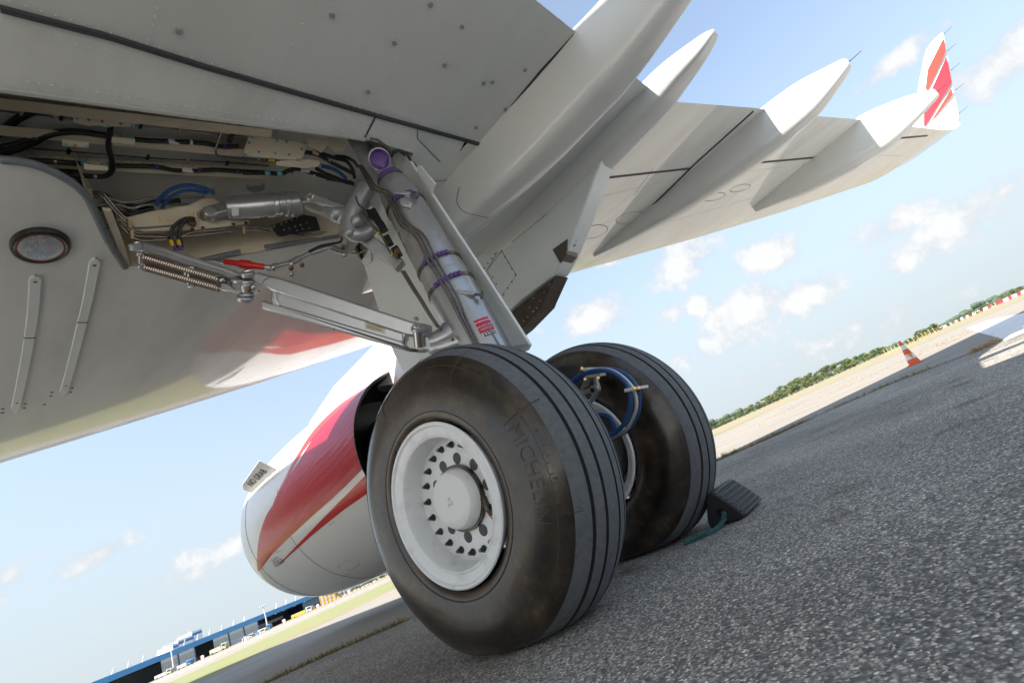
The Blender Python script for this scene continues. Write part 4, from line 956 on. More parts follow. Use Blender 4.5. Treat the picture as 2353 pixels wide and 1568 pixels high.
strip([(530, 380), (512, 480), (480, 640), (440, 800), (395, 980), (345, 1150)], .05)
mb = MB()
for (x, y) in ((15, 1220), (12, 1242), (140, 1192), (135, 1215), (288, 1128), (282, 1150), (400, 1105), (392, 1127), (245, 1196)):
    p = S(*zl(x, y)); mb.cyl(p-np.array([0, 0, .003]), p+np.array([0, 0, .001]), .009, n=8)
part('screw', mb, M_line, wing)['kind'] = 'stuff'
# rows of bright rivets towards the leading edge
mb = MB()
for row, (x0, x1) in ((4.30, (.2, 2.1)), (4.22, (.2, 2.1)), (4.05, (-.9, 2.1)), (3.9, (.3, 2.1))):
    n = int((x1-x0)/.035)
    for k in range(n):
        x = x0+(x1-x0)*k/n; y = row-.633*(x+.35)-.05; p = np.array([x, y, skin(x, y)])
        if le(x)[0]-y < .15: continue
        mb.cyl(p-np.array([0, 0, .0015]), p+np.array([0, 0, .001]), .004, n=6)
part('rivet', mb, mat('bright_rivet', (.7, .7, .68), .35, .3), wing)['kind'] = 'stuff'
# slat joint line near the leading edge
part('slat_joint', ribbon([np.array([x, le(x)[0]-.16, skin(x, le(x)[0]-.16)]) for x in np.linspace(-1.4, 2.0, 40)], .006), M_line, wing)

# ------------------------------------------------------------------ leg, door, stay
ST, SB = np.array([.30, .14, 2.53]), np.array([.47, 0, .53]); SD = unit(SB-ST)
PS = Plane(ST, SB)
def sa(px): return float(np.dot(PS(px)-ST, SD))          # distance down the leg axis
def build_leg():
    q = MB(); t = lambda *p: sa(z4(*p)); t2_ = lambda *p: sa(z2(*p))
    prof = [(-.02, .058), (.0, .066), (.06, .064), (t2_(1330, 690), .060), (t2_(1380, 760), .063), (t2_(1400, 800), .076), (t2_(1450, 900), .083), (t2_(1560, 1050), .086), (t2_(1700, 1300), .09), (t4a := t(1250, 330), .092), (t(1330, 430), .092), (t(1335, 436), .095), (t(1400, 560), .095), (t(1405, 566), .099), (t(1480, 690), .101), (t(1600, 850), .103), (t(1700, 1000), .105), (1.45, .105), (1.62, .10), (1.66, .078), (2.0, .075), (2.03, .12), (2.08, .12)]
    kt = [t2_(1330, 690), t2_(1400, 800), t2_(1450, 900), t(1480, 690), t(1700, 1000), 1.62]
    prof = sorted((a_, r_*float(np.interp(a_, kt, [1.14, 1.25, 1.32, 1.30, 1.22, 1.12]))) for a_, r_ in prof); q.lathe(prof, ST, SD, 48, True, True)
    leg = part('landing_gear_leg', q, M_silver, sharp=35)
    # boss with the purple bore, facing back and in
    bc = PS(z2(1330, 500), .085); ax = unit(np.array([-.50, -.52, -.62])); q = MB(); q.lathe([(-.12, .05), (-.03, .062), (.02, .062), (.027, .0585), (.028, .0545), (.0, .048), (-.05, .046)], bc, ax, 40, True); part('pivot_boss', q, M_silver, leg, sharp=35)
    q = MB(); q.lathe([(.0285, .0555), (.0295, .052), (.012, .044), (.008, .03), (.006, 0)], bc, ax, 40); part('bore_ring', q, M_purple, leg, sharp=50)
    # upper arm to the pivot
    q = MB(); q.tube([PS(z2(1070, 300), -.05), PS(z2(1120, 350), -.03), PS(z2(1180, 430), 0), PS(z2(1240, 520), .0), PS(z2(1290, 640), 0)], lambda s: .035+.028*s, 14, 5); part('pivot_arm', q, M_dsilver, leg, sharp=40)
    q = MB(); q.tube([PS(z2(1400, 430), -.05), PS(z2(1300, 380), -.07), PS(z2(1180, 370), -.08)], .03, 12, 5); part('pivot_pin', q, M_silver, leg, sharp=40)
    # cross tube and lever forging
    q = MB(); q.tube([PS(z2(1200, 790), .0), PS(z2(1140, 880), .02), PS(z2(1080, 1000), .03), PS(z2(1040, 1130), .03), PS(z2(1035, 1230), .03)], lambda s: .055-.006*math.sin(s*3), 18, 5)
    q.tube([PS(z2(1060, 1060), .02), PS(z2(960, 1050), .02), PS(z2(880, 1040), .015), PS(z2(800, 1000), .01)], lambda s: .058-.03*s, 14, 5)
    q.tube([PS(z2(1020, 1180), .02), PS(z2(1090, 1230), .02), PS(z2(1180, 1230), .0), PS(z2(1280, 1160), -.02)], lambda s: .045-.012*s, 14, 5)
    q.ball(PS(z2(910, 1030), .05), .04, 12); q.ball(PS(z2(1110, 1100), .055), .036, 12); q.ball(PS(z2(1040, 1210), .05), .03, 12)
    fo = part('lever_forging', q, M_dsilver, leg, sharp=60)
    q = MB(); PS.plate(q, [z2(*p) for p in ((598, 870), (620, 832), (680, 826), (860, 900), (1010, 950), (1000, 985), (840, 955), (640, 905))], .05, .03); PS.plate(q, [z2(*p) for p in ((590, 960), (640, 985), (790, 1040), (840, 1090), (800, 1020), (690, 970), (620, 930))], .03, .035); part('lever_plate', q, M_dsilver, leg, sharp=25, bevel=.006)
    c = PS(z2(660, 865), .055); q = MB(); q.lathe([(0, .021), (.008, .021), (.010, .017), (.004, .014), (.004, 0)], c, unit(PS.n+np.array([0, 0, -.3])), 20); part('pin_head', q, M_steel, leg)
    # retraction actuator
    A, B = RZ(*z1(1890, 1060), 2.54), RZ(*z2(565, 925), 2.54); d = unit(B-A); L = np.linalg.norm(B-A); q = MB()
    q.lathe([(-.004, .058), (0, .064), (.10, .065), (.105, .067), (L*.62, .067), (L*.63, .07), (L*.68, .071), (L*.69, .067), (L*.78, .067), (L*.79, .072), (L*.85, .072), (L*.86, .068), (L-.01, .068), (L, .06), (L, .03), (L+.06, .028)], A, d, 40, True, True)
    ac = part('retraction_actuator', q, M_silver, leg, sharp=35)
    A2 = RZ(*z1(1745, 1105), 2.52); q = MB(); q.beam(A2-d*.02, A+d*.01, .045, .07); q.lathe([(-.035, .035), (.035, .035)], A2, unit(np.array([-.2, -.9, -.3])), 24, True, True); part('clevis', q, M_silver, leg, sharp=30, bevel=.008)
    c = RZ(*z1(1757, 1135), 2.505); q = MB(); q.lathe([(-.01, .026), (.006, .026), (.010, .022), (.004, .018), (.004, 0)], c, unit(np.array([-.3, -.8, -.5])), 24); part('pin_head', q, M_steel, leg)
    q = MB(); n_ = Plane(A, B); n_.plate(q, [z1(*p) for p in ((1925, 1055), (1985, 1050), (1990, 1120), (1930, 1125))], .068, .002); part('maker_plate', q, mat('plate_steel', (.6, .6, .57), .3, .8), leg, sharp=0)
    q = MB(); q.tube([n_(z2(250, 1050), .05), n_(z2(300, 1060), .06), n_(z2(340, 1035), .06), n_(z2(400, 1040), .07)], .006, 8); 
    for (x, y) in ((385, 1030), (435, 1045), (490, 1045)): q.ball(n_(z2(x, y), .065), .013, 8)
    part('actuator_union', q, M_dsilver, leg, sharp=40)
    # clamp bands with purple liners
    def cband(px, dz=0., r=None, conv=z4):
        tt = sa(conv(*px)); r = r or float(np.interp(tt, [p[0] for p in prof], [p[1] for p in prof])); ax = unit(SD+np.array([-.02, .10, 0])*.0)
        q = MB(); q.lathe([(-.011, r+.001), (-.011, r+.005), (.011, r+.005), (.011, r+.001)], ST+SD*tt, SD, 40); part('hose_clamp', q, M_pipe, leg, sharp=30)
        e = unit(CAM-(ST+SD*tt)); e = unit(e-np.dot(e, SD)*SD); q = MB()
        for a in np.linspace(-.55, .45, 7):
            f = e*math.cos(a)+np.cross(SD, e)*math.sin(a); q.beam(ST+SD*(tt-.012)+f*(r+.012), ST+SD*(tt+.012)+f*(r+.012), .020, .012, f)
        part('pipe_saddle', q, M_purple, leg, sharp=20, bevel=.003)
    cband((1370, 745), conv=z2); cband((1540, 1000), conv=z2); cband((1390, 450)); cband((1480, 630))
    # pipes down the front of the leg
    def lpipe(px, r=.0058, off=.115, conv=z2, m=M_pipe):
        q = MB(); q.tube([PS(conv(*p), off) for p in px], r, 8, 4); part('pipe', q, m, leg, sharp=0)
    for k in range(3):
        o_ = k*36
        lpipe([(1140-10+o_*.4, 560), (1200+o_*.5, 690-o_*.3), (1270+o_*.4, 810-o_*.6), (1375+o_*.5, 845-o_*.5), (1430+o_*.7, 930-o_*.4), (1500+o_*.7, 1075-o_*.4), (1560+o_*.9, 1170-o_*.5), (1680+o_, 1260-o_*.5), (1760+o_, 1400-o_*.5), (1840+o_, 1560-o_*.4)], off=.140)
        lpipe([(1290+o_*1.15, 340-o_*.3), (1400+o_, 510), (1500+o_, 690), (1600+o_*.7, 880), (1700+o_*.6, 1070)], conv=z4, off=.142)
    lpipe([(1540, 610), (1560, 690), (1640, 740), (1730, 800), (1810, 900), (1870, 1010), (1920, 1090)], conv=z4, off=.105)
    for k in (0, 1): lpipe([(1100+k*22, 460), (1190+k*22, 610), (1250+k*20, 700), (1330+k*18, 830), (1400+k*16, 930)], conv=z4, off=.07)
    lpipe([(1170, 1000), (1230, 1110), (1330, 1200), (1440, 1420)], .005, .12); lpipe([(1100, 860), (1130, 940), (1200, 1010), (1240, 1130), (1310, 1200)], .005, .10)
    # little proximity targets with rubber pads, and brackets
    for (px, conv) in (((1560, 840), z2), ((1640, 650), z4)):
        s_ = 1.0 if conv is z2 else .85
        c = PS(conv(*px), .115); e = unit(PS(conv(px[0]+120, px[1]+10), .115)-c); q = MB(); q.beam(c-e*.05, c+e*.045, .035, .02); part('stop_bracket', q, M_silver, leg, sharp=20, bevel=.004)
        q = MB(); q.lathe([(.045, .007), (.075, .007), (.075, .022), (.083, .02), (.085, 0)], c, e, 16); part('rubber_stop', q, mat('stop_rubber', (.09, .095, .10), .7), leg, sharp=30)
    q = MB(); PS.plate(q, [z2(*p) for p in ((1525, 870), (1640, 905), (1625, 970), (1520, 935))], .135, .05); part('stop_bracket', q, M_silver, leg, sharp=25, bevel=.006)
    for (px, conv) in (((1480, 740), z2), ((1640, 990), z2), ((1860, 1280), z2), ((1375, 200), z4), ((1555, 485), z4), ((1060, 290), z4), ((1045, 330), z4)):
        q = MB(); c = PS(conv(*px), .085); q.ball(c, .014, 8); q.ball(c+SD*.012, .010, 8); part('band_screw', q, M_bolt, leg, sharp=30)
    # sensor cluster behind the leg
    for (x, y, sx) in ((1230, 960, 60), (1280, 1040, 70), (1320, 1100, 60), (1240, 1040, 40), (1360, 1160, 60), (1420, 1290, 50), (1500, 1400, 60)):
        q = MB(); c = PS(z2(x, y), -.03); q.beam(c-SD*.03, c+SD*.03, sx*.0007, .04, PS.n); part('sensor_block', q, M_silver if x % 20 else M_black, leg, sharp=20, bevel=.005)
    for (x, y) in ((1185, 1185), (1325, 1220), (1450, 1428), (1300, 1195)):
        q = MB(); c = PS(z2(x, y), .0); q.cyl(c-SD*.008, c+SD*.008, .009, n=8); part('cable_marker', q, M_yellow, leg)
    # grey rectangular brace behind the leg
    q = MB(); q.beam(PS(z2(1150, 1230), -.06), PS(z2(1540, 1545), -.10), .07, .075, PS.n); part('brace', q, M_dsilver, leg, sharp=20, bevel=.008)
    # data plate, red/black placards
    tt = sa(z4(1190, 330))
    def wrap(px_c, w, h, m, nm, a0, conv=z4, off=.0015):
        t0 = sa(conv(*px_c)); r = float(np.interp(t0, [p[0] for p in prof], [p[1] for p in prof]))+off; e = unit(CAM-(ST+SD*t0)); e = unit(e-np.dot(e, SD)*SD); g_ = np.cross(SD, e); q = MB()
        q.grid([[ST+SD*(t0+dt)+r*(e*math.cos(a)+g_*math.sin(a)) for a in np.linspace(a0-w/2/r, a0+w/2/r, 9)] for dt in (-h/2, h/2)]); part(nm, q, m, leg, sharp=0); return t0, r, e, g_
    sgn = 1 if np.dot(np.cross(SD, unit(CAM-ST)), CR) > 0 else -1
    wrap((1190, 330), .07, .13, mat('data_plate', (.40, .39, .37), .3, .6, bump=.2, bscale=300), 'data_plate', -sgn*.35)
    t0, r, e, g_ = wrap((1780, 985), .085, .075, mat('placard_red', (.50, .015, .06), .4), 'placard', sgn*.45)
    q = MB()
    for i, (s_, dt) in enumerate((('INFLATE TYRES', .005), ('NITROGEN', .022))):
        vs, fs = text_mesh(s_, .013); 
        q.add([ST+SD*(t0+dt-p[1])+(r+.001)*(e*math.cos(sgn*(.45+p[0]/r))+g_*math.sin(sgn*(.45+p[0]/r))) for p in vs], fs)
    def bars(rows, ac, n):      # print too small to read
        for dt in rows:
            for j in range(n):
                a_ = ac-.34+.68*j/n; w_ = .5*.68/n+random.uniform(0, .3)*.68/n
                q.add([ST+SD*(t0+dt+y_)+(r+.001)*(e*math.cos(sgn*x_)+g_*math.sin(sgn*x_)) for x_, y_ in ((a_, 0), (a_+w_, 0), (a_+w_, .006), (a_, .006))], [(0, 1, 2, 3)])
    bars((-.024,), .45, 8)
    part('placard_lettering', q, M_wtape, leg, sharp=0)
    t0, r, e, g_ = wrap((1815, 1040), .07, .035, M_black, 'placard', sgn*.5)
    q = MB(); bars((-.013, -.003, .007), .5, 6); part('placard_lettering', q, M_wtape, leg, sharp=0)
    # lug at the foot where the stay meets the leg
    q = MB(); q.tube([PS(z4(1330, 1060), .06), PS(z4(1400, 1040), .05), PS(z4(1480, 1000), .03), PS(z4(1560, 920), .0)], lambda s: .04+.03*s, 16, 5); q.tube([PS(z4(1340, 1090), .06), PS(z4(1420, 1100), .05), PS(z4(1560, 1060), .02)], lambda s: .035+.03*s, 16, 5); part('stay_lug', q, M_silver, leg, sharp=60)
    for px in ((1523, 1025), (1420, 940)):
        q = MB(); c = PS(z4(*px), .10); q.cyl(c-PS.n*.02, c+PS.n*.008, .008, .006, n=8); part('grease_nipple', q, M_bolt, leg)
    # axle, brake packs, torque link stub
    q = MB(); q.cyl((.05, 0, HZ_), (.9, 0, HZ_), .07, n=32); part('axle', q, M_steel, leg)
    for x0, x1 in ((.10, .26), (.66, .84)):
        q = MB(); q.lathe([(0, .12), (.0, .205), (.02, .215), (x1-x0-.02, .215), (x1-x0, .2), (x1-x0, .1)], (x0, 0, HZ_), (1, 0, 0), 48); part('brake_pack', q, mat('brake_grey', (.18, .18, .19), .45, .5), leg)
    return leg
leg = build_leg()
# ---- leg door
def build_door():
    a, b, c = np.array([.45, .10, 2.6]), np.array([.56, -.085, 1.105]), np.array([.75, 1.12, 2.51])
    n = unit(np.cross(b-a, c-a)); n = n if np.dot(n, CAM-a) > 0 else -n; k = n@a
    D = lambda p, o=0.: hit(p[0], p[1], n, k+o)
    px = [(898, 395), (914, 356), (929, 352), (1104, 618), (1216, 793), (1209, 806), (1080, 850), (960, 880), (924, 850), (906, 815), (895, 790), (868, 707), (834, 604), (845, 560)]
    q = MB(); q.prism([D(p) for p in px], -n*.022); dr = part('leg_door', q, mat('door_white_grey', (.72, .75, .75), .36, 0, var=.07, vscale=3, coat=.2), sharp=25, bevel=.006)
    # stiffening flange along the aft edge
    q = MB(); e = unit(D((1216, 793))-D((915, 346)))
    P0, P1 = D((908, 352)), D((1205, 800)); s = unit(np.cross(n, e)); s = s if np.dot(s, CR) > 0 else -s
    A_ = [D((923, 380), .001), D((1066, 618), .001), D((1172, 795), .001)]; B_ = [D((930, 354), .045), D((1105, 619), .045), D((1215, 790), .045)]; C_ = [D((930, 354), -.01), D((1105, 619), -.01), D((1215, 790), -.01)]
    q.grid([A_, B_, C_]); part('door_flange', q, mat('door_white_grey', (.6, .63, .63), .3), dr, sharp=20)
    q = MB(); q.prism([D(z2(*p), .02) for p in ((1690, 570), (1720, 560), (1870, 740), (1830, 840), (1700, 640))], -n*.012); part('door_gusset', q, M_grey2, dr, sharp=20, bevel=.003)
    q = MB(); q.prism([D(p, .02) for p in ((828, 600), (848, 570), (852, 600), (838, 612))], -n*.02); part('door_hinge', q, M_grey2, dr, sharp=20, bevel=.004)
    q = MB(); q.prism([D(z4(*p), .012) for p in ((1190, 850), (1215, 845), (1235, 870), (1215, 880))], -n*.02); part('door_catch', q, M_dsilver, dr, sharp=20, bevel=.003)
    return dr
door = build_door()
part('slot_seal', tubes([skin_path([(890, 392), (895, 365), (904, 350), (917, 345), (935, 360), (957, 385)], 3)], .010), M_seal, wing)
part('slot_seal', tubes([skin_path([(850, 318), (868, 322), (892, 340), (897, 346), (893, 362)], 3)], .008), M_line, wing)
# ---- side stay
SU, SL = S(*z3(345, 350), -.02), PS(z4(1250, 1000), .07)
PY = Plane(SU, SL)
def build_stay():
    up = PY.w if np.dot(PY.w, CU) > 0 else -PY.w
    q = MB(); PY.plate(q, [z3(*p) for p in ((232, 335), (300, 288), (430, 300), (560, 345), (1000, 480), (1430, 625), (1545, 690), (1420, 735), (1330, 708), (900, 588), (560, 470), (400, 425), (240, 400))], .0, .07)
    stt = part('side_stay', q, M_dsilver, sharp=25, bevel=.012)
    q = MB(); PY.plate(q, [z3(*p) for p in ((560, 345), (1000, 480), (1430, 625), (1545, 690), (1500, 700), (1380, 660), (900, 510), (560, 400))], .018, .03); part('arm_ridge', q, M_dsilver, stt, sharp=25, bevel=.01)
    q = MB(); PY.plate(q, [z3(*p) for p in ((330, 430), (560, 470), (900, 588), (1330, 708), (1420, 735), (1420, 900), (1290, 860), (420, 615), (300, 560))], -.045, .03); part('arm_back_web', q, mat('forging_shade', (.20, .205, .21), .4, .4), stt, sharp=25, bevel=.006)  # darker tone paints in the shadow on the arm body behind the springs
    def disc(px0, px1, r, m, off=0., nm='pivot_disc', par=None):
        a, b = PY(z3(*px0), off), PY(z3(*px1), off); ax = unit(unit(b-a)+PY.n*.45); L = np.linalg.norm(b-a); qq = MB(); qq.lathe([(0, r*.93), (.004, r), (L-.004, r), (L, r*.93)], a, ax, 36, True, True); return part(nm, qq, m, stt, sharp=30)
    disc((345, 400), (345, 325), .034, M_dsilver, 0); disc((345, 325), (345, 305), .022, M_steel, .01, 'pin_head')
    disc((1600, 985), (1615, 935), .042, M_silver); disc((1615, 930), (1620, 900), .034, M_silver); disc((1625, 900), (1632, 790), .026, M_silver); disc((1560, 770), (1570, 725), .050, M_silver, -.01); disc((1632, 790), (1640, 750), .032, M_silver); disc((1635, 715), (1640, 660), .034, M_silver, .01); disc((1640, 655), (1640, 628), .024, M_steel, .02, 'pin_head')
    # lower arm: flanges and recessed web
    q = MB(); PY.plate(q, [z4(*p) for p in ((30, 560), (1150, 940), (1110, 1080), (20, 790))], .010, .05); la = part('lower_arm_web', q, M_silver, stt, sharp=25)
    q = MB(); PY.plate(q, [z4(*p) for p in ((-60, 535), (0, 500), (100, 520), (1190, 882), (1330, 905), (1335, 985), (1290, 1012), (1150, 1000), (1100, 985), (60, 642), (20, 630), (-60, 575))], .024, .08); part('lower_arm_flange', q, M_silver, stt, sharp=25, bevel=.010)
    q = MB(); PY.plate(q, [z4(*p) for p in ((-70, 700), (30, 735), (70, 740), (1100, 1045), (1140, 1095), (1200, 1120), (1300, 1105), (1310, 1130), (1250, 1140), (1150, 1130), (1000, 1085), (20, 800), (-70, 775))], .022, .075); part('lower_arm_flange', q, M_silver, stt, sharp=25, bevel=.010)
    q = MB(); PY.plate(q, [z4(*p) for p in ((15, 600), (55, 612), (60, 700), (100, 750), (20, 790), (5, 700))], .02, .07); part('arm_end_rib', q, M_silver, stt, sharp=25, bevel=.012); q = MB(); PY.plate(q, [z4(*p) for p in ((1085, 955), (1150, 970), (1140, 1000), (1120, 1060), (1085, 1075), (1105, 1010))], .02, .07); part('arm_end_rib', q, M_silver, stt, sharp=25, bevel=.012)
    q = MB(); PY.plate(q, [z4(*p) for p in ((-60, 590), (10, 600), (0, 500), (-90, 470), (-140, 480), (-160, 520), (-120, 560))], .01, .05); part('fork_lug', q, M_silver, stt, sharp=25, bevel=.01)
    a, b = PY(z4(1255, 1085), 0), PY(z4(1255, 960), 0); ax = unit(unit(b-a)+PY.n*.4)
    q = MB(); q.lathe([(0, .030), (.11, .030)], a, ax, 28, True, True); part('foot_pin', q, M_steel, stt, sharp=30)
    c = PY(z4(1255, 935), .035); q = MB(); q.lathe([(-.01, .046), (.004, .046), (.006, .043), (.007, .032), (.014, .031), (.016, .026), (.011, .020), (.011, 0)], c, ax, 32); part('pin_head', q, M_silver, stt, sharp=30)
    q = MB(); PY.plate(q, [z4(*p) for p in ((795, 885), (968, 930), (960, 985), (792, 940))], .0115, .0015); part('maker_label', q, mat('label_foil', (.5, .46, .33), .4, .3), stt, sharp=0)
    q = MB()
    for i in range(5):
        PY.plate(q, [z4(*p) for p in ((810, 898+i*8), (945-8*(i % 3), 934+i*8), (945-8*(i % 3), 937+i*8), (810, 901+i*8))], .0125, .0006)
    part('label_print', q, mat('label_ink', (.12, .1, .07), .6), stt, sharp=0)
    # springs with end hooks and the guide loop
    for (a_, b_) in (((400, 480), (1295, 748)), ((415, 598), (1295, 850))):
        A, B = PY(z3(*a_), .012), PY(z3(*b_), .012); d = unit(B-A); e, g_ = perp(d); L = np.linalg.norm(B-A); turns = 34; n = turns*12; q = MB()
        q.tube([A+d*L*i/n+.019*(math.cos(2*math.pi*i/12)*e+math.sin(2*math.pi*i/12)*g_) for i in range(n+1)], .0052, 6, 0); part('coil_spring', q, mat('spring_steel', (.42, .36, .31), .28, .9), stt, sharp=0)
    q = MB(); q.tube([PY(z3(*p), .02) for p in ((905, 700), (900, 640), (950, 605), (1005, 605), (950, 640), (940, 720), (935, 800), (960, 830), (1010, 815))], .007, 8, 4); part('spring_guide', q, M_silver, stt, sharp=40)
    q = MB(); q.tube([PY(z3(*p), .015) for p in ((350, 450), (380, 435), (420, 430))], .007, 8); q.cyl(PY(z3(368, 450), .015), PY(z3(372, 590), .015), .007, n=10); q.ball(PY(z3(365, 448), .015), .014); q.ball(PY(z3(375, 595), .015), .014); part('spring_anchor', q, M_silver, stt, sharp=40)
    q = MB(); PY.plate(q, [z3(*p) for p in ((1310, 780), (1400, 800), (1480, 860), (1560, 850), (1740, 860), (1740, 890), (1480, 895), (1380, 880), (1310, 870))], .02, .03); part('lock_link', q, M_silver, stt, sharp=25, bevel=.005)
    for px in ((1580, 830), (1697, 830), (1638, 860), (1335, 748)):
        q = MB(); c = PY(z3(*px), .03); q.ball(c, .012, 10); part('link_bolt', q, M_bolt if px[0] == 1638 else M_steel, stt, sharp=40)
    # safety pin, red
    A, B = PY(z3(1365, 540), -.07), PY(z3(1830, 600), -.07); d = unit(B-A); L = np.linalg.norm(B-A); q = MB(); q.lathe([(-.002, .008), (0, .015), (L*.38, .017), (L*.40, .024), (L*.62, .025), (L*.68, .017), (L-.01, .017), (L, .012)], A, d, 20, True, True); sp = part('safety_pin', q, mat('pin_red', (.50, .012, .012), .4), stt, sharp=35)
    q = MB(); q.lathe([(-.05, .004), (-.03, .010), (0, .012)], A, d, 16, True); q.lathe([(L, .010), (L+.02, .011), (L+.028, .006)], A, d, 16, False, True); part('pin_tip', q, M_steel, stt, sharp=40)
    # folding lock links running back to the leg
    zz = lambda p: RZ(*z4(*p), 2.30)
    pts = [(-20, 445), (60, 420), (180, 395), (250, 360), (340, 315), (430, 285), (510, 262), (605, 300)]
    for i in range(len(pts)-1):
        q = MB(); a, b = zz(pts[i]), zz(pts[i+1]); w = .026 if i % 2 else .034; q.beam(a-unit(b-a)*.008, b+unit(b-a)*.008, w, w*.9); part('lock_link', q, M_silver, stt, sharp=20, bevel=.006)
    for px in ((180, 388), (175, 418), (178, 470), (30, 415), (265, 390), (605, 240), (620, 310)):
        q = MB(); c = zz(px)-np.array([0, 0, .02]); q.lathe([(0, .015), (.01, .014), (.014, .008), (.014, 0)], c, (-.3, -.5, -.8), 14); part('link_bolt', q, M_bolt if px[0] % 2 else M_steel, stt)
    q = MB(); lp = Plane(zz((620, 350)), zz((740, 140))); lp.plate(q, [z4(*p) for p in ((608, 340), (600, 300), (690, 150), (725, 128), (765, 130), (775, 190), (690, 300), (640, 350))], .0, .025); part('lock_link', q, M_silver, stt, sharp=25, bevel=.005)
    q = MB(); q.tube([zz(p) for p in ((330, 300), (420, 255), (520, 235), (590, 220), (605, 180), (580, 150))], .007, 8, 5); part('lock_cable', q, M_cable, stt, sharp=0)
    q = MB(); q.tube([zz(p) for p in ((680, 318), (740, 315), (800, 290), (830, 270))], .005, 8, 5); part('lock_cable', q, M_pipe, stt, sharp=0)
    return stt
stay = build_stay()
# ---- brake hoses and bracket between the wheels
def build_hoses():
    xh = .60
    q = MB(); pl = lambda p, o=0.: RX(*z7(*p), xh+o)
    def pp(px, o, th): q.prism([pl(p, o) for p in px], (th, 0, 0))
    pp([(440, 300), (470, 288), (565, 285), (570, 300), (490, 315), (575, 320), (578, 342), (545, 348), (470, 352), (445, 330)], 0, .05)
    br = part('hose_bracket', q, mat('bracket_white', (.72, .72, .70), .35), leg, sharp=25, bevel=.004)
    q = MB(); pp([(470, 350), (500, 350), (470, 410), (450, 440), (445, 420)], .01, .02); pp([(520, 350), (545, 350), (560, 400), (570, 430), (545, 450), (530, 400)], .01, .02); pp([(440, 440), (500, 420), (508, 450), (470, 465)], .0, .02); pp([(505, 350), (520, 350), (480, 420), (470, 410)], .012, .015); part('hose_link', q, M_silver, leg, sharp=25, bevel=.004)
    q = MB(); q.lathe([(0, .022), (.03, .022)], pl((528, 432), -.01), (1, 0, 0), 20, True, True); part('hose_pivot', q, M_silver, leg, sharp=30)
    q = MB(); q.lathe([(-.004, .010), (0, .012), (.01, .012)], pl((522, 432), -.01), (1, 0, 0), 16, True); part('pivot_bolt', q, M_black, leg, sharp=30)
    q = MB(); q.tube([pl((550, 450), .02), pl((520, 490), .02), pl((500, 520), .03)], .012, 10); part('hose_link', q, M_silver, leg, sharp=40)
    def hose(px, r, m, o=0.): 
        q2 = MB(); q2.tube([pl(p, o) for p in px], r, 12, 6); part('brake_hose', q2, m, leg, sharp=0)
    hose([(360, 400), (440, 340), (540, 308), (640, 315), (720, 365), (765, 440), (770, 520), (745, 620), (690, 690), (600, 745)], .0105, M_blue, -.02)
    hose([(470, 305), (560, 295), (660, 298), (750, 340), (815, 420), (828, 500), (810, 600), (750, 690), (680, 730)], .0095, M_blue, .02)
    hose([(480, 312), (580, 296), (660, 310), (740, 365), (790, 430), (808, 510), (795, 590), (740, 690), (650, 738), (600, 750)], .0085, mat('braided_steel', (.6, .58, .54), .3, .85, bump=.4, bscale=300), 0)
    hose([(350, 415), (430, 365), (500, 330)], .010, M_blue, .01)
    hose([(540, 600), (590, 592), (630, 605), (655, 645), (660, 690), (640, 720)], .010, M_blue, .06)
    q = MB(); pp([(725, 425), (840, 405), (842, 425), (740, 445), (730, 450)], -.04, .07); part('hose_clip', q, mat('bracket_white', (.72, .72, .7), .35), leg, sharp=25, bevel=.003)
    for px in ((797, 418), (824, 415), (455, 290), (475, 360), (560, 352)):
        q = MB(); q.cyl(pl(px, -.052), pl(px, -.03), .007, n=8); part('clip_bolt', q, mat('brass', (.6, .42, .15), .3, .9), leg)
build_hoses()
# ------------------------------------------------------------------ pavement joints, paint, verges
M_bounce = mat('pale_bounce_ground', (.60, .58, .54), .8, 0, var=.2, vscale=.6, detail=8, bump=.2, bscale=60)
for nm, X0, X1, Y0, Y1 in (('bounce_apron', -60, 8, -70, -2.8), ('bounce_apron', -60, -1.75, -2.8, -1.55), ('bounce_apron', -60, -4.0, -1.55, 12.0)):  # unseen pale sheets, added out of view to bounce sun under the wing
    ground_sheet(nm, [x for x in (X0, -30, -15, -8, -4.0, -1.75, 1.5, 8) if X0 <= x <= X1], [Y0, (Y0+Y1)/2, Y1], M_bounce, .004)
M_pave = mat('bleached_pavement', (.30, .268, .222), .85, 0, col2=(.24, .216, .182), vscale=.5, detail=9, bump=.3, bscale=120)
M_crack = mat('joint_tar', (.018, .019, .02), .85)
def gribbon(name, pts, w, m, dz=.004, kind='structure', jit=0.):
    mb = MB(); A = []; B = []
    P = [np.asarray(p, float) for p in pts]; Q = []
    for a, b in zip(P[:-1], P[1:]):
        n = max(2, int(np.linalg.norm(b-a)/.25))
        for k in range(n): Q.append(a+(b-a)*k/n)
    Q.append(P[-1])
    for i, p in enumerate(Q):
        d = unit(Q[min(i+1, len(Q)-1)]-Q[max(i-1, 0)]); s = unit(np.array([d[1], -d[0], 0])); j = random.uniform(-jit, jit); ww = w*(1+random.uniform(-.4, .4)*(1 if jit else 0))
        a, b = p+s*(ww/2+j), p-s*(ww/2-j); A.append((a[0], a[1], gh(a[0])+dz)); B.append((b[0], b[1], gh(b[0])+dz))
    mb.grid([A, B]); return obj(name, mb, m, sharp=0, kind=kind)
crackR = [G(1640, 1062), G(1760, 1010), G(1900, 945), G(2050, 880), G(2180, 830), G(2250, 803), G(2352, 758)]
crackL = [G(925, 1428), G(760, 1500), G(640, 1555), G(560, 1592)]
def beyond(path, far, name):
    mb = MB(); mb.grid([[(p[0]+(q[0]-p[0])*t, p[1]+(q[1]-p[1])*t, gh(p[0]+(q[0]-p[0])*t)+.003) for t in (0, .05, .15, .35, 1)] for p, q in zip(path, far)]); obj(name, mb, M_pave, sharp=0, kind='structure')
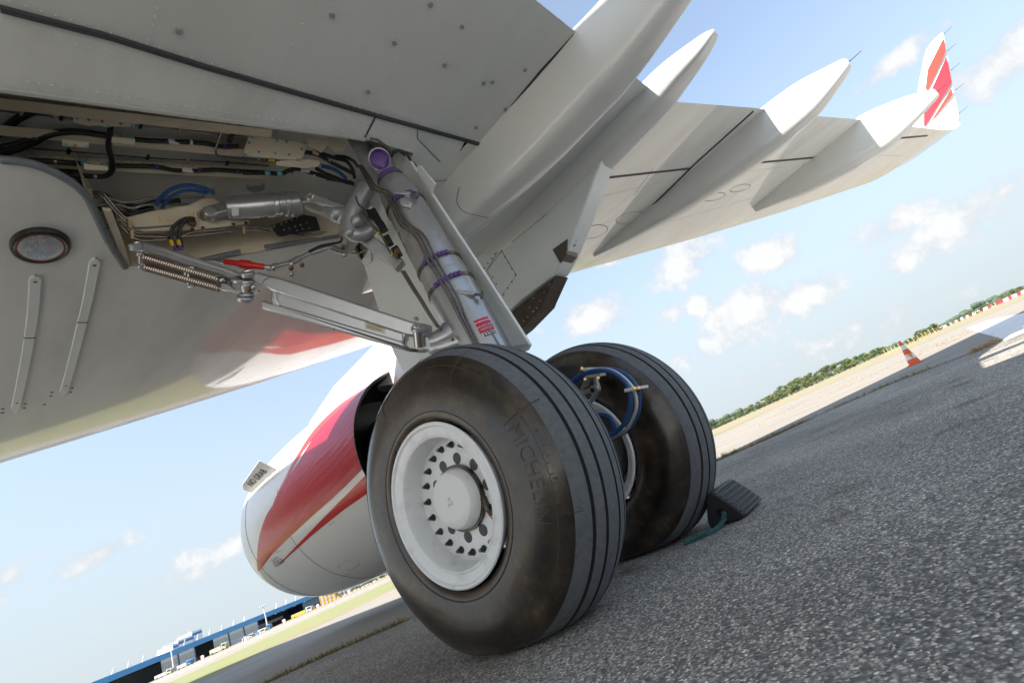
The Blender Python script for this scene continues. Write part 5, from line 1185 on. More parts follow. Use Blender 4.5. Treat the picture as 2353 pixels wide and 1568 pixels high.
beyond(crackR, [np.array([60+40*i/6, 60-130*i/6, 0]) for i in range(7)], 'pavement_slab'); beyond(crackL, [np.array([22-20*i/3, 40+12*i/3, 0]) for i in range(4)], 'pavement_slab')
beyond([crackR[0], crackL[0]], [np.array([60, 60, 0]), np.array([22, 40, 0])], 'pavement_slab')
gribbon('pavement_joint', crackR, .03, M_crack, jit=.01); gribbon('pavement_joint', crackL, .03, M_crack, jit=.01)
gribbon('pavement_joint', [G(1660, 1072), G(1900, 965), G(2150, 858), G(2352, 775)], .012, M_crack, .005, jit=.004)
M_paint = mat('worn_white_paint', (.74, .73, .70), .6, 0, col2=(.22, .22, .22), vscale=3.5, detail=9, thresh=(.56, .72))
def zA(x, y): return (1979.2+x*.15851, 618.5+y*.15851)
mb = MB(); P = [G(*zA(*p), .006) for p in ((1525, 857), (1870, 728), (2300, 648), (2600, 560), (2600, 830), (2353, 925), (2090, 1045), (2005, 1000), (1720, 925))]
mb.add(P, [tuple(range(len(P)))]); obj('painted_marking', mb, M_paint, sharp=0, kind='structure')
# dry grass and green strips
M_dry = mat('dry_grass', (.30, .25, .155), .9, 0, col2=(.235, .21, .12), vscale=.35, detail=8)
M_lawn = mat('summer_lawn', (.185, .205, .075), .9, 0, col2=(.245, .235, .105), vscale=.25, detail=9)
ground_sheet('dry_grass_verge', [46, 60, 80, 100, 150, 300, 600, 650], [-400, -120, -40, -12, 12, 40, 120, 300], M_dry, .01)
mb = MB(); mb.grid([[(x, 12.2-.02*x, gh(x)+.008), (x, 28.0+.1*x, gh(x)+.008)] for x in (-60, -30, -10, 0, 1.5, 6, 15, 30, 45)]); obj('grass_strip', mb, M_lawn, sharp=0, kind='structure')
mb = MB(); mb.grid([[(x, 11.3-.02*x, gh(x)+.006), (x, 12.4-.02*x, gh(x)+.006)] for x in (-60, -30, -10, 0, 1.5, 6, 15, 30, 45)]); obj('dry_grass_edge', mb, M_dry, sharp=0, kind='structure')
# second verge line, far dry strip seen on the right
# ------------------------------------------------------------------ weeds in the joints (nobody could count the blades)
def weeds(name, path, n, m, h0, h1, clump, label):
    mb = MB(); P = [np.asarray(p) for p in path]; L = np.r_[0, np.cumsum([np.linalg.norm(b-a) for a, b in zip(P[:-1], P[1:])])]
    cs = [random.uniform(0, L[-1]) for _ in range(clump)]
    for _ in range(n):
        t = min(L[-1], max(0, random.gauss(random.choice(cs), .16))); k = min(len(P)-2, int(np.searchsorted(L, t))-1 if t > 0 else 0); k = max(0, k)
        p = P[k]+(P[k+1]-P[k])*(t-L[k])/max(1e-6, L[k+1]-L[k]); p = p+np.array([random.gauss(0, .025), random.gauss(0, .025), 0]); z = gh(p[0])
        h = random.uniform(h0, h1)*(random.random()**.7+.2); a = random.uniform(0, 6.28); b = random.uniform(.1, .9)*h; w = random.uniform(.0015, .004)
        e = np.array([math.cos(a), math.sin(a), 0]); s = np.array([-e[1], e[0], 0])*w; q = np.array([p[0], p[1], z])
        mb.add([q-s, q+s, q+e*b*.4+np.array([0, 0, h*.6])+s*.7, q+e*b*.4+np.array([0, 0, h*.6])-s*.7, q+e*b+np.array([0, 0, h])], [(0, 1, 2, 3), (3, 2, 4)])
    o = obj(name, mb, m, sharp=0, kind='stuff'); o['label'] = label; o['category'] = 'grass'; return o
M_weed = mat('weed_green_brown', (.20, .20, .06), .8, 0, col2=(.38, .28, .13), vscale=3, detail=3)
weeds('joint_weeds', crackR[:6], 2300, M_weed, .015, .06, 11, 'low weeds and dry grass growing in the joint right of the wheels')
weeds('joint_weeds', crackL, 1300, M_weed, .015, .05, 12, 'sparse short weeds in the pavement joint left of the near wheel')
weeds('joint_weeds', [G(*zA(1640, 1205)), G(*zA(1850, 1110)), G(*zA(1950, 1060))], 900, mat('straw_weed', (.5, .38, .22), .85), .02, .07, 4, 'straw coloured dry tuft beside the white paint')
weeds('joint_weeds', [G(1664, 1049), G(1672, 1047), G(1690, 1040)], 260, mat('dark_weed', (.20, .15, .06), .85), .02, .08, 2, 'brown weed clump right behind the far wheel')
# tufts scattered over the sunlit pavement
def patch_tufts():
    mb = MB(); spots = [(830, 1395), (790, 1420), (750, 1415), (700, 1440), (640, 1475), (1050, 0)]
    for i in range(46):
        if i < 55: u = random.uniform(1750, 2230); v = 682+(2352-u)*.4404+random.uniform(10, 30)
        else: u = random.uniform(430, 880); v = 682+(2352-u)*.4404+random.uniform(28, 70)
        p = G(u, v); 
        if not (5 < np.linalg.norm(p[:2]) < 60): continue
        L = random.uniform(.3, 1.6); a = random.uniform(0, 3.14)
        for _ in range(26):
            t = random.gauss(0, L/2); q = np.array([p[0]+math.cos(a)*t*.3+random.gauss(0, .05), p[1]+t, 0]); q[2] = gh(q[0]); h = random.uniform(.01, .035); w = .004
            e = random.uniform(0, 6.28); s = np.array([math.cos(e), math.sin(e), 0])*w*3; mb.add([q-s, q+s, q+np.array([random.gauss(0, .03), random.gauss(0, .03), h])], [(0, 1, 2)])
    o = obj('pavement_tufts', mb, mat('tuft_brown', (.34, .22, .09), .9), sharp=0, kind='stuff'); o['label'] = 'brownish dry tufts dotted over the sunlit pavement'; o['category'] = 'grass'
patch_tufts()
# ------------------------------------------------------------------ wheel chock with rope
def build_chock():
    p0 = G(*z7(1288, 1335)); xc = p0[0]; ex = np.array([1, 0, 0])
    root = empty('wheel_chock', (xc, p0[1], gh(xc)), label='black rubber wheel chock lying behind the far tyre', cat='chock')
    def put(name, mb, m, **k):
        o = obj(name, mb, m, **k); o.parent = root; o.matrix_parent_inverse = Matrix.Translation(-root.location); return o
    px = [(1268, 1290), (1258, 1200), (1254, 1125), (1268, 1100), (1292, 1096), (1330, 1115), (1400, 1160), (1470, 1212), (1500, 1240), (1494, 1262), (1420, 1295), (1310, 1338), (1288, 1330)]
    F = [RX(*z7(*p), xc) for p in px]
    for f_ in F: f_[2] = max(f_[2], gh(xc)+.002)
    depth = .30
    mb = MB(); mb.prism(F, ex*depth); body = put('chock_body', mb, mat('chock_rubber', (.020, .020, .022), .62, bump=.3, bscale=150), sharp=30, bevel=.022, seg=4)
    # ribs along the sloping top
    top = [RX(*z7(*p), xc) for p in ((1262, 1108), (1300, 1100), (1340, 1122), (1375, 1145), (1410, 1168), (1440, 1190), (1470, 1214), (1494, 1236))]
    for i, p in enumerate(top):
        mb = MB(); mb.beam(p+ex*.012-np.array([0, 0, .002]), p+ex*(depth-.012)-np.array([0, 0, .002]), .016, .009); put('rib', mb, mat('chock_rib_rubber', (.05, .05, .054), .5, 0, col2=(.11, .11, .12), vscale=18, detail=6, bump=.3, bscale=90), sharp=20, bevel=.002)
    # end hole
    c = RX(*z7(1352, 1222), xc-.001); mb = MB(); mb.lathe([(0, .019), (-.002, .017), (-.002, 0)], c, ex, 18); put('rope_hole', mb, mat('hole_black', (.003, .003, .003), .9), sharp=0)
    # rope on the ground
    P = [RX(*z7(1360, 1215), xc+.03), RX(*z7(1375, 1235), xc-.012), RX(*z7(1365, 1280), xc-.02)]
    for q in ((1345, 1330), (1290, 1365), (1215, 1395), (1160, 1418), (1125, 1435)):
        g_ = G(*z7(*q)); P.append(np.array([g_[0], g_[1], g_[2]+.010]))
    Q = smooth(P, 8); mb = MB()
    for ph in (0, 2.09, 4.19):
        R = []
        for i, p in enumerate(Q):
            d = unit(Q[min(i+1, len(Q)-1)]-Q[max(i-1, 0)]); e, g_ = perp(d); a = ph+i*.55; R.append(p+.0055*(math.cos(a)*e+math.sin(a)*g_))
        mb.tube(R, .0062, 7, 0)
    rp = put('rope', mb, mat('teal_rope', (.055, .16, .165), .8, 0, var=.4, vscale=60, bump=.5, bscale=300), sharp=50)
    mb = MB(); c = RX(*z7(1362, 1290), xc-.03); mb.cyl(c-np.array([0, .03, -.012]), c+np.array([0, .03, -.012]), .003, n=8); put('rope_pin', mb, M_steel, sharp=40)
build_chock()
# ------------------------------------------------------------------ traffic cone
def build_cone():
    p = G(2103, 836); root = empty('traffic_cone', p, label='orange and white traffic cone standing on the sunlit pavement edge', cat='cone')
    H = float((p-CAM)@FWD)*66/FPX*.92; H = max(.4, min(1.0, H))
    def put(n, mb, m, **k): o = obj(n, mb, m, **k); o.parent = root; return o
    org = mat('cone_orange', (.80, .12, .02), .45, 0, var=.08, vscale=8); wht = mat('cone_reflective_white', (.78, .78, .76), .45, 0, var=.06, vscale=10)
    b = H*.27; q = MB(); q.prism([(-b, -b, 0), (b, -b, 0), (b, b, 0), (-b, b, 0)], (0, 0, H*.045)); put('base', q, org, sharp=20, bevel=H*.015)
    R = lambda t: H*(.20*(1-t)+.035*t)
    def ring_(t0, t1, m, o=0., n='cone_section'):
        q = MB(); q.lathe([(H*(.04+.96*t0), R(t0)+o), (H*(.04+.96*t1), R(t1)+o)], (0, 0, 0), (0, 0, 1), 32, False, t1 > .99); put(n, q, m, sharp=40)
    ring_(0, .20, org); ring_(.20, .42, mat('cone_worn_white', (.80, .80, .78), .45, 0, col2=(.80, .15, .03), vscale=9, detail=4, thresh=(.53, .58)), .002, 'worn_band'); ring_(.42, .62, org); ring_(.62, .80, wht, .002, 'white_band'); ring_(.80, 1, org)
build_cone()
# ------------------------------------------------------------------ red and white barrier blocks
def far_pt(u, v, depth, z=None):
    d = ray(u, v); p = CAM+d*depth; return np.array([p[0], p[1], gh(p[0]) if z is None else z])
def build_barrier():
    A = far_pt(*zA(1140, 940), 215); B = far_pt(*zA(2353, 400), 122)
    def on(u, v):      # where the view plane of this pixel column crosses the barrier line
        d = ray(u, v)[:2]; n = np.array([-d[1], d[0]]); a, b = A[:2]-CAM[:2], B[:2]-CAM[:2]; t = -(n@a)/(n@(b-a)); return A+(B-A)*t
    ed = [1140, 1185, 1290, 1335, 1445, 1490, 1605, 1650, 1770, 1815, 1885, 1935, 2000, 2110, 2185, 2235, 2310, 2370, 2450]
    rd = mat('barrier_red', (.52, .05, .07), .5, 0, var=.15, vscale=2); wt = mat('barrier_white', (.72, .72, .71), .5, 0, var=.1, vscale=2)
    for i in range(len(ed)-1):
        f = lambda x: on(*zA(x, 940-(x-1140)*.445)); a, b = f(ed[i]), f(ed[i+1]); d = unit(b-a); L = np.linalg.norm(b-a); s = unit(np.cross(d, (0, 0, 1)))
        z0 = gh((a[0]+b[0])/2); mb = MB(); prof = [(-.3, 0), (-.3, .18), (-.17, .34), (-.12, .88), (.12, .88), (.17, .34), (.3, .18), (.3, 0)]
        c = np.array([(a[0]+b[0])/2, (a[1]+b[1])/2, z0]); mb.prism([s*x-d*(L/2-.02)+np.array([0, 0, z]) for x, z in prof], d*(L-.04))
        red = (i % 2 == 0); o = obj('barrier_block', mb, rd if red else wt, sharp=20, bevel=.02, cat='barrier', group='red and white barrier blocks along the verge')
        o.location = c; n = i//2+1; od = ('first', 'second', 'third', 'fourth', 'fifth', 'sixth', 'seventh', 'eighth', 'ninth')[n-1]
        o['label'] = '%s %s plastic barrier block counted from the far end by the yellow posts' % (od, 'red' if red else 'white')
build_barrier()
# ------------------------------------------------------------------ thin yellow posts before the trees
ym = mat('post_yellow', (.62, .42, .10), .5)
posts = [(1107, 967), (1050, 995), (993, 1020), (938, 1042), (880, 1068), (808, 1098), (742, 1132), (605, 1200), (548, 1220), (502, 1248), (447, 1272), (402, 1296)]
for i, (x, y) in enumerate(posts):
    p = far_pt(*zA(x, y), 95); root = empty('marker_post', p, cat='post', group='yellow posts before the tree line')
    od = ('first', 'second', 'third', 'fourth', 'fifth', 'sixth', 'seventh', 'eighth', 'ninth', 'tenth', 'eleventh', 'twelfth')[i]
    root['label'] = '%s thin yellow post counted leftwards from the barrier' % od
    q = MB(); q.cyl((0, 0, 0), (0, 0, .95), .035, n=8); o = obj('shaft', q, ym, sharp=40); o.parent = root
    q = MB(); q.lathe([(.95, .04), (1.0, .05), (1.12, .05), (1.15, .02), (1.15, 0)], (0, 0, 0), (0, 0, 1), 8); o = obj('lamp_head', q, mat('post_head', (.6, .5, .3), .4), sharp=40); o.parent = root
# ------------------------------------------------------------------ trees
def leaf_mat(nm, c1, c2): return mat(nm, c1, .75, 0, col2=c2, vscale=.35, detail=2)
LM = [leaf_mat('foliage_olive', (.10, .125, .028), (.055, .085, .018)), leaf_mat('foliage_green', (.065, .105, .025), (.032, .06, .014)), leaf_mat('foliage_pale', (.15, .16, .045), (.08, .11, .025))]
M_bark = mat('bark', (.10, .075, .05), .9)
def tree_meshes(seed, squat):
    r = random.Random(seed); tr = MB(); cr = MB(); H = 1.0
    tr.tube([(0, 0, 0), (.01, 0, .2), (-.01, .01, .45), (.0, 0, .7)], lambda s: .035*(1-.8*s), 7, 3)
    cl = []
    for k in range(r.randint(13, 18)):
        a = r.uniform(0, 6.28); t = r.uniform(.22, .92); rad = (.36 if squat else .28)*math.sin(min(1, (t-.1)/.85)*math.pi)**.6*r.uniform(.45, 1.0); c = np.array([rad*math.cos(a), rad*math.sin(a), t]); cl.append((c, r.uniform(.09, .17)))
        if k < 6: tr.tube([(0, 0, .25+.05*k), c*.5+np.array([0, 0, .15]), c], lambda s: .014*(1-.7*s), 5, 2)
    for c, R in cl:
        for _ in range(150):
            v = np.array([r.gauss(0, 1), r.gauss(0, 1), r.gauss(0, .8)]); v = v/np.linalg.norm(v)*R*r.uniform(.55, 1.08); p = c+v
            n = unit(v+np.array([r.gauss(0, .04), r.gauss(0, .04), .03])); e, g_ = perp(n); w = r.uniform(.014, .027); a = r.uniform(0, 6.28); e2 = e*math.cos(a)+g_*math.sin(a); g2 = np.cross(n, e2)
            cr.add([p-e2*w, p+g2*w*.8, p+e2*w, p-g2*w*.8], [(0, 1, 2, 3)])
    return tr, cr
TREE = []
for k in range(6):
    t_, c_ = tree_meshes(50+k, k % 2); a = obj('trunk', t_, M_bark, sharp=60); b = obj('crown', c_, LM[k % 3], sharp=0); TREE.append((a.data, b.data)); bpy.data.objects.remove(a); bpy.data.objects.remove(b)
def tree(p, H, k, label, group, wide=1.):
    root = empty('tree', p, label=label, cat='tree', group=group); root.scale = (H*wide, H*wide, H); root.rotation_euler[2] = random.uniform(0, 6.28)
    for nm, me in zip(('trunk', 'crown'), TREE[k]):
        o = bpy.data.objects.new(nm, me); COL.objects.link(o); o.parent = root
    return root
def zt(x, y): return (1608+x*.1854, 773+y*.1854)
# base pixel x on the far verge and height in enlarged pixels, from the far wheel rightwards
row = [(200, 1250, 45), (260, 1215, 80), (320, 1190, 65), (370, 1165, 80), (430, 1140, 60), (490, 1110, 55), (540, 1090, 60), (600, 1065, 60), (655, 1035, 85), (725, 1005, 95), (790, 975, 95), (850, 950, 110), (910, 930, 100), (960, 905, 105), (1010, 880, 115), (1070, 850, 125), (1130, 820, 150), (1190, 795, 150), (1245, 768, 150), (1310, 735, 155), (1370, 705, 150), (1430, 670, 145), (1490, 640, 150), (1560, 605, 140), (1620, 575, 140), (1690, 540, 150), (1760, 505, 140), (1830, 470, 130), (1890, 445, 130), (1950, 415, 125), (2010, 390, 110), (2070, 362, 100), (2130, 335, 95), (2200, 305, 100), (2270, 270, 90), (2330, 240, 90)]
shade = ('olive green', 'dark green', 'pale green')
for i, (x, y, h) in enumerate(row):
    d = 330+40*math.sin(i*1.7); p = far_pt(*zt(x, y), d); H = h*.1854*d/FPX*1.05; k = i % 6
    od = '%s tree of the long row, place %s counted from the far tyre' % (shade[k % 3], ('one two three four five six seven eight nine ten eleven twelve thirteen fourteen fifteen sixteen seventeen eighteen nineteen twenty'.split()+['twenty-'+w for w in 'one two three four five six seven eight nine'.split()]+['thirty']+['thirty-'+w for w in 'one two three four five six'.split()])[i])
    tree(p, H, k, od, 'trees in the row behind the runway verge', 1.5)
    random.random()
rowB = [(690, 1120, 55), (745, 1090, 60), (800, 1070, 70), (860, 1050, 90), (920, 1025, 110), (985, 1000, 110), (1050, 975, 95), (1120, 935, 110), (1180, 905, 70), (1290, 845, 45), (1360, 815, 45), (1440, 775, 40), (1530, 735, 40), (1620, 690, 70), (1700, 655, 55), (1780, 610, 75), (1850, 575, 60), (1920, 540, 60), (1990, 510, 45), (2080, 460, 85), (2150, 425, 85), (2230, 390, 95), (2320, 345, 95)]
for i, (x, y, h) in enumerate(rowB):
    d = 150+15*math.sin(i*2.1); p = far_pt(*zA(x, y), d); H = h*.15851*d/FPX*1.15; k = (i*5+1) % 6
    tree(p, H, k, '%s tree %s behind the cone and barrier, number %s from the left' % (shade[k % 3], 'bush' if h < 60 else 'crown', 'one two three four five six seven eight nine ten eleven twelve thirteen fourteen fifteen sixteen seventeen eighteen nineteen twenty twenty-one twenty-two twenty-three'.split()[i]), 'trees behind the barrier', 1.6)
def zB(x, y): return (618.5+x*.15778, 1237+y*.15778)
rowC = [(1050, 905, 55), (1110, 880, 85), (1165, 860, 85), (1230, 840, 90), (1290, 820, 95), (1350, 795, 80), (1410, 770, 110), (1470, 745, 95), (1520, 720, 115), (1590, 690, 70), (1660, 660, 80), (1710, 645, 70), (1760, 620, 60)]
for i, (x, y, h) in enumerate(rowC):
    d = 230+10*math.sin(i*2.3); p = far_pt(*zB(x, y), d); H = h*.15778*d/FPX*1.05; k = (i*2+1) % 6
    tree(p, H, k, '%s tree seen under the engine, %s from the hangar side' % (shade[k % 3], 'first second third fourth fifth sixth seventh eighth ninth tenth eleventh twelfth thirteenth'.split()[i]), 'trees under the engine', 1.3)
# far woodland ridge, one mass
mb = MB(); rr = random.Random(3)
for k in range(900):
    u = rr.uniform(1560, 2420); v = 682+(2352-u)*.4404-6; d = rr.uniform(620, 760); p = far_pt(u, v, d, 6.2); R = rr.uniform(2.5, 5.0)
    hgt = 3+7*(.5+.5*math.sin(u*.02))*(u > 1950 or u < 1800)
    mb.ball(p+np.array([0, 0, rr.uniform(-4, hgt)]), R, 6, (1.3, 1.3, .9))
o = obj('far_woodland', mb, mat('far_foliage', (.075, .11, .075), .9, 0, col2=(.05, .08, .05), vscale=.1), sharp=0, kind='stuff'); o['label'] = 'hazy far-off woodland ridge beyond the tree row'; o['category'] = 'woodland'
# ------------------------------------------------------------------ hangar
def zh(x, y): return (247.4+x*.21031, 1360.7+y*.21031)
def build_hangar():
    A = far_pt(*zh(2345, 222), 334, 0.25); B = far_pt(*zh(600, 978), 242, 0.25); D = unit((B-A)*np.array([1, 1, 0])); H = 10.0
    out = unit(np.cross(D, (0, 0, 1))); out = out if np.dot(out, CAM-A) > 0 else -out
    def on(x):
        y = 222+(2345-x)*.4333; d = ray(*zh(x, y))[:2]; n = np.array([-d[1], d[0]]); a, b = A[:2]-CAM[:2], B[:2]-CAM[:2]; return -(n@a)/(n@(b-a))*np.linalg.norm(B-A)
    root = empty('hangar', A, label='long hangar with blue roof edge and grey sliding doors below the engine', cat='hangar')
    def put(n, mb, m, par=None, **k):
        o = obj(n, mb, m, **k); o.parent = par or root; o.matrix_parent_inverse = Matrix.Translation(-root.location) if par is None else Matrix.Identity(4); return o
    P = lambda s, z, o=0.: A+D*s+out*o+np.array([0, 0, z])
    Lm = on(-250); blue = mat('hangar_blue', (.07, .26, .50), .45, 0, var=.1, vscale=.3); grey = mat('hangar_door_grey', (.50, .54, .58), .5, 0, var=.08, vscale=.5); dark = mat('hangar_dark', (.035, .05, .065), .6)
    frame = mat('hangar_frame_blue', (.06, .16, .30), .5)
    mb = MB(); mb.prism([P(-.5, H*.74, .6), P(-.5, H, .2), P(-.5, H*1.02, -4), P(-.5, H*.8, -40), P(-.5, H*.74, -40)], D*(Lm+.5)); put('roof', mb, blue, sharp=20)
    mb = MB(); mb.prism([P(0, 0, -30), P(0, H*.76, -30), P(0, H*.76, -30.5), P(0, 0, -30.5)], D*Lm); put('back_wall', mb, mat('hangar_inside', (.22, .24, .25), .7), sharp=20)
    mb = MB(); mb.prism([P(0, 0, 0), P(0, H*.76, 0), P(0, H*.76, -40), P(0, 0, -40)], D*-.4); put('end_wall', mb, frame, sharp=20)
    def leaves(x0, x1, n, m, win, bands):
        s0, s1 = on(x0), on(x1)
        for i in range(n):
            a = s0+(s1-s0)*i/n; b = s0+(s1-s0)*(i+1)/n; w = abs(b-a)
            mb = MB(); mb.prism([P(a+.05*w, 0, .0), P(b-.05*w, 0, .0), P(b-.05*w, H*.75, .0), P(a+.05*w, H*.75, .0)], -out*.3); lf = put('door_leaf', mb, m, sharp=20)
            for j in range(bands):
                aa, bb = a+w*.06*np.sign(b-a)+(b-a)*.9*j/bands, a+w*.06*np.sign(b-a)+(b-a)*.9*(j+.86)/bands
                mb = MB(); mb.prism([P(aa, H*.30, .04), P(bb, H*.30, .04), P(bb, H*.60, .04), P(aa, H*.60, .04)], -out*.03); put('window', mb, win, lf, sharp=0).matrix_parent_inverse = Matrix.Identity(4)
            mb = MB(); mb.prism([P(a, 0, .1), P(a+.04*(b-a), 0, .1), P(a+.04*(b-a), H*.75, .1), P(a, H*.75, .1)], -out*.5); put('door_post', mb, frame, sharp=0)
    win = mat('door_window', (.34, .36, .33), .25)
    leaves(1680, 1180, 3, grey, win, 6); leaves(985, 605, 2, grey, win, 6); leaves(2340, 2165, 4, mat('glazed_door', (.06, .10, .13), .2), mat('glazed_pane', (.10, .16, .2), .12), 2)
    # steel frames and gallery inside the open bays
    for x in (2130, 2060, 2010, 1960, 1900, 1850, 1790, 1730):
        s = on(x); mb = MB(); mb.beam(P(s, 0, -6), P(s, H*.7, -6), .5, .5); mb.beam(P(s, H*.7, -6), P(s, H*.72, -28), .5, .6); put('inner_frame', mb, frame, sharp=20)
    for x0, x1, z0, z1_ in ((2110, 1700, .33, .5), (1190, 1000, .05, .2)):
        mb = MB(); mb.prism([P(on(x0), H*z0, -14), P(on(x1), H*z0, -14), P(on(x1), H*z1_, -14), P(on(x0), H*z1_, -14)], -out*.3); put('gallery', mb, mat('gallery_white', (.45, .47, .48), .6), sharp=20)
    for x in (470, 530): 
        s = on(x); mb = MB(); mb.beam(P(s, 0, -3), P(s, H*.7, -3), .8, .6); put('inner_frame', mb, frame, sharp=20)
    # lightning frames on the roof
    for x in (50, 220, 385, 545, 695, 840, 985, 1115, 1250, 1380, 1500, 1850, 1955, 2060):
        s = on(x+70 if x < 2300 else x); mb = MB(); mb.tube([P(s-1.0, H, -1), P(s, H*1.28, -1), P(s+1.0, H, -1)], .09, 5, 0); put('lightning_frame', mb, mat('frame_grey', (.45, .47, .5), .4, .5), sharp=0)
    # row of roof lights under the eave
    for x in (1870, 1960, 2080, 2190):
        s = on(x); mb = MB(); mb.box(P(s, H*.72, .4), (.6, .6, .3)); put('eave_light', mb, mat('eave_lamp', (.8, .8, .75), .3), sharp=20)
    return A, B, D, out, on, P, H
hangar = build_hangar()
def build_office():
    A, B, D, out, on, P, H = hangar; s = on(1590); root = empty('office_block', P(s, 0, -70), label='white and blue office block showing above the hangar roof', cat='building')
    def put(n, mb, m): o = obj(n, mb, m, sharp=20); o.parent = root; o.matrix_parent_inverse = Matrix.Translation(-root.location)
    w = mat('office_white', (.72, .73, .74), .5); b = mat('office_blue_glass', (.06, .18, .34), .2)
    for x0, x1, z in ((1530, 1480, 15.2), (1700, 1540, 16.2), (1790, 1690, 18)):
        a, c = on(x0), on(x1); mb = MB(); mb.prism([P(a, 0, -60), P(c, 0, -60), P(c, z, -60), P(a, z, -60)], -out*15); put('storey_block', mb, w)
        mb = MB(); mb.prism([P(a, z-2.6, -59.9), P(c, z-2.6, -59.9), P(c, z-1.2, -59.9), P(a, z-1.2, -59.9)], -out*.5); put('window_band', mb, b)
    for x, h in ((1680, 21.5), (1690, 20.5), (1578, 19)):
        a = on(x); mb = MB(); mb.cyl(P(a, 15, -62), P(a, h, -62), .18, .1, 6); put('aerial', mb, mat('aerial_grey', (.5, .5, .52), .5))
build_office()
# ------------------------------------------------------------------ light masts, markers, vehicles near the hangar
def mast(px0, px1, depth, label, conv, boxy=True):
    p = far_pt(*conv(*px0), depth, .2); t = np.array(conv(*px0))-np.array(conv(*px1)); H = np.linalg.norm(t)*depth/FPX
    root = empty('light_mast', p, label=label, cat='light mast', group='floodlight masts by the hangar')
    def put(n, mb, m): o = obj(n, mb, m, sharp=40); o.parent = root
    m = mat('mast_grey', (.62, .65, .68), .45, .2); q = MB(); q.cyl((0, 0, 0), (0, 0, H), H*.03, H*.017, 10); put('pole', q, m)
    q = MB(); q.cyl((0, 0, 0), (0, 0, H*.03), H*.05, n=10); put('foot', q, m)
    if boxy:
        q = MB(); q.beam((-.13*H, .05*H, H*.99), (.13*H, -.05*H, H*.99), H*.06, H*.03); put('crossarm', q, m)
        for k in (-1, -.35, .35, 1):
            q = MB(); q.box((.11*H*k, -.045*H*k-.02*H, H*1.02), (H*.05, H*.03, H*.05)); put('floodlight', q, mat('floodlight_face', (.75, .77, .8), .3))
mast((745, 975), (708, 690), 175, 'grey floodlight mast before the left hangar doors', zh); mast((1775, 500), (1735, 245), 205, 'grey floodlight mast before the open hangar bay', zh)
mast((1130, 930), (1092, 755), 180, 'slim white lamp pole beside the yellow steps', zB, False); mast((1652, 675), (1640, 615), 230, 'short slim pole among the trees under the engine', zB, False); mast((1060, 905), (1055, 850), 260, 'small slim pole behind the yellow steps', zB, False)
mk = [(1050, 832, zh, 125, 'left of the dark hangar opening'), (1520, 618, zh, 135, 'before the middle hangar doors'), (1945, 424, zh, 150, 'before the open hangar bay'), (2315, 252, zh, 160, 'at the right end of the hangar'), (1187, 908, zB, 165, 'past the hangar by the lamp pole')]
for x, y, cv, d, lb in mk:
    p = far_pt(*cv(x, y), d, .15); root = empty('marker_block', p, label='white marker block with dark red side '+lb, cat='marker', group='white and red marker blocks'); e = np.array([FWD[1], -FWD[0], 0]); e = unit(e); h = .0058*d
    q = MB(); q.beam(e*-.05*h, e*.7*h, h*.6, h*2, (0, 0, 1)); o = obj('white_face', q, mat('marker_white', (.78, .78, .78), .5), sharp=20, bevel=.02); o.parent = root; o.location = (0, 0, h*.5)
    q = MB(); q.beam(e*-.45*h, e*-.06*h, h*.6, h*2, (0, 0, 1)); o = obj('red_face', q, mat('marker_red', (.25, .02, .04), .5), sharp=20, bevel=.02); o.parent = root; o.location = (0, 0, h*.5)
def vehicle(px, cv, d, L, H, body, cab, label, name='service_truck'):
    p = far_pt(*cv(*px), d, .15); root = empty(name, p, label=label, cat='vehicle', group='service vehicles at the hangar'); e = unit(np.array([FWD[1], -FWD[0], 0])); s = np.array([-e[1], e[0], 0])
    def put(n, mb, m, **k): o = obj(n, mb, m, sharp=20, **k); o.parent = root
    q = MB(); q.beam(-e*L/2+np.array([0, 0, H*.45]), e*L*.2+np.array([0, 0, H*.45]), 2, H*.5); put('body', q, body, bevel=.08)
    q = MB(); q.beam(e*L*.22+np.array([0, 0, H*.55]), e*L/2+np.array([0, 0, H*.5]), 2, H*.8, w1=1.8, h1=H*.6); put('cab', q, cab, bevel=.1)
    q = MB(); q.beam(e*L*.28+np.array([0, 0, H*.7])-s*1.02, e*L*.45+np.array([0, 0, H*.7])-s*1.02, .04, H*.28); put('window', q, mat('vehicle_glass', (.05, .07, .09), .1))
    for a in (-.35, .32):
        for b in (-1, 1):
            q = MB(); q.cyl(e*L*a+s*.8*b+np.array([0, 0, H*.16]), e*L*a+s*1.02*b+np.array([0, 0, H*.16]), H*.16, n=14); put('wheel', q, M_black)
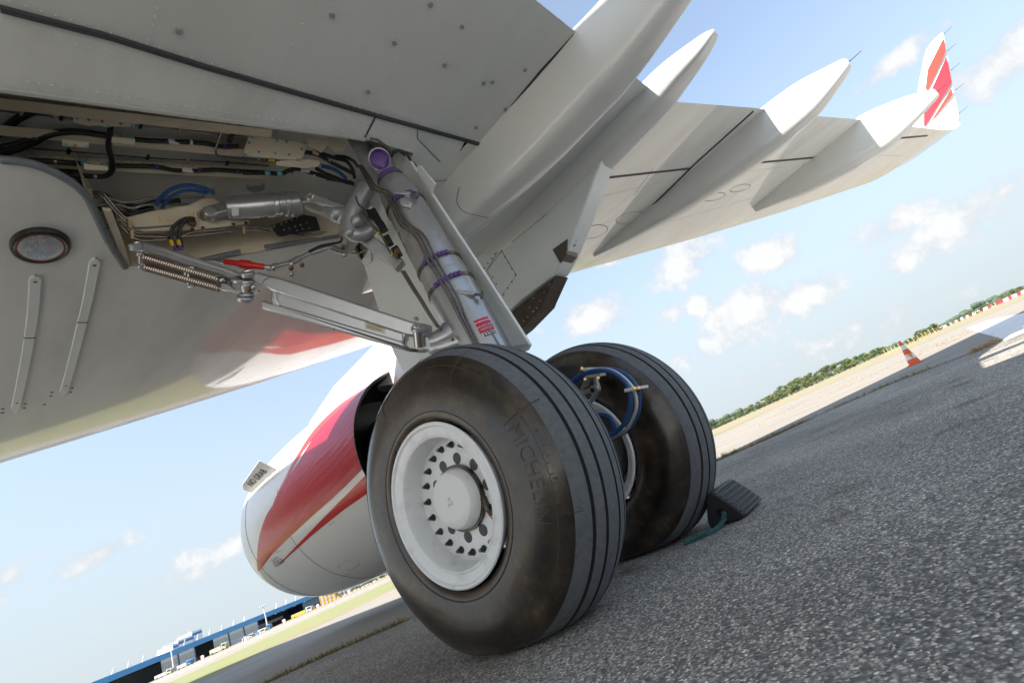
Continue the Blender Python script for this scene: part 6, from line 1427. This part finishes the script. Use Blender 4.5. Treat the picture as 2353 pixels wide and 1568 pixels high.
ylw = mat('vehicle_yellow', (.4, .31, .05), .45); crm = mat('vehicle_cream', (.42, .40, .32), .45); wtv = mat('vehicle_white', (.42, .42, .42), .4); blv = mat('vehicle_blue', (.08, .2, .42), .45); rdv = mat('vehicle_red', (.45, .1, .06), .45)
vehicle((2155, 318), zh, 200, 9, 2.6, ylw, wtv, 'yellow and white service truck before the open hangar bay'); vehicle((1245, 735), zh, 170, 6, 2.6, crm, crm, 'cream van before the dark hangar opening'); vehicle((1560, 592), zh, 180, 4, 1.7, wtv, wtv, 'small white car before the middle hangar doors'); vehicle((1640, 560), zh, 185, 9, 1.6, blv, wtv, 'low blue baggage trailer before the middle hangar doors')
vehicle((870, 890), zh, 165, 5, 2.0, wtv, blv, 'white and blue cart before the left hangar doors'); vehicle((1745, 508), zh, 190, 5, 2.4, wtv, blv, 'white and blue loader at the foot of the mast'); vehicle((2250, 268), zh, 215, 6, 1.6, rdv, rdv, 'low red trailer before the glazed hangar end'); vehicle((640, 985), zh, 165, 6, 1.9, wtv, crm, 'white truck by the left floodlight mast')
# yellow maintenance steps
def steps():
    p = far_pt(*zB(920, 1015), 190, .15); root = empty('maintenance_steps', p, label='tall yellow maintenance scaffold steps right of the hangar', cat='steps'); e = unit(np.array([FWD[1], -FWD[0], 0])); s = np.array([-e[1], e[0], 0])
    m = mat('scaffold_yellow', (.50, .29, .03), .45)
    def put(n, mb): o = obj(n, mb, m, sharp=20); o.parent = root
    for a in (-3.2, -1.6, 0, 1.6, 3.0):
        h = 6.5 if a < 1 else 6.5-(a-.5)*1.6
        for b in (-1.2, 1.2): q = MB(); q.beam(e*a+s*b, e*a+s*b+np.array([0, 0, h]), .25, .25, (1, 0, 0)); put('upright', q)
    for z in (1.2, 2.6, 4.0, 5.2, 6.2):
        w = 3.0 if z < 3 else 2.0
        q = MB(); q.beam(-e*3.2+np.array([0, 0, z]), e*w+np.array([0, 0, z]), 2.4, .3); put('platform', q)
        q = MB(); q.beam(-e*3.2+s*-1.2+np.array([0, 0, z+.8]), e*w+s*-1.2+np.array([0, 0, z+.8]), .12, .12); put('handrail', q)
    q = MB(); q.beam(e*4.6+np.array([0, 0, .2]), e*.8+np.array([0, 0, 4.4]), 1.8, .4); put('stair', q)
steps()
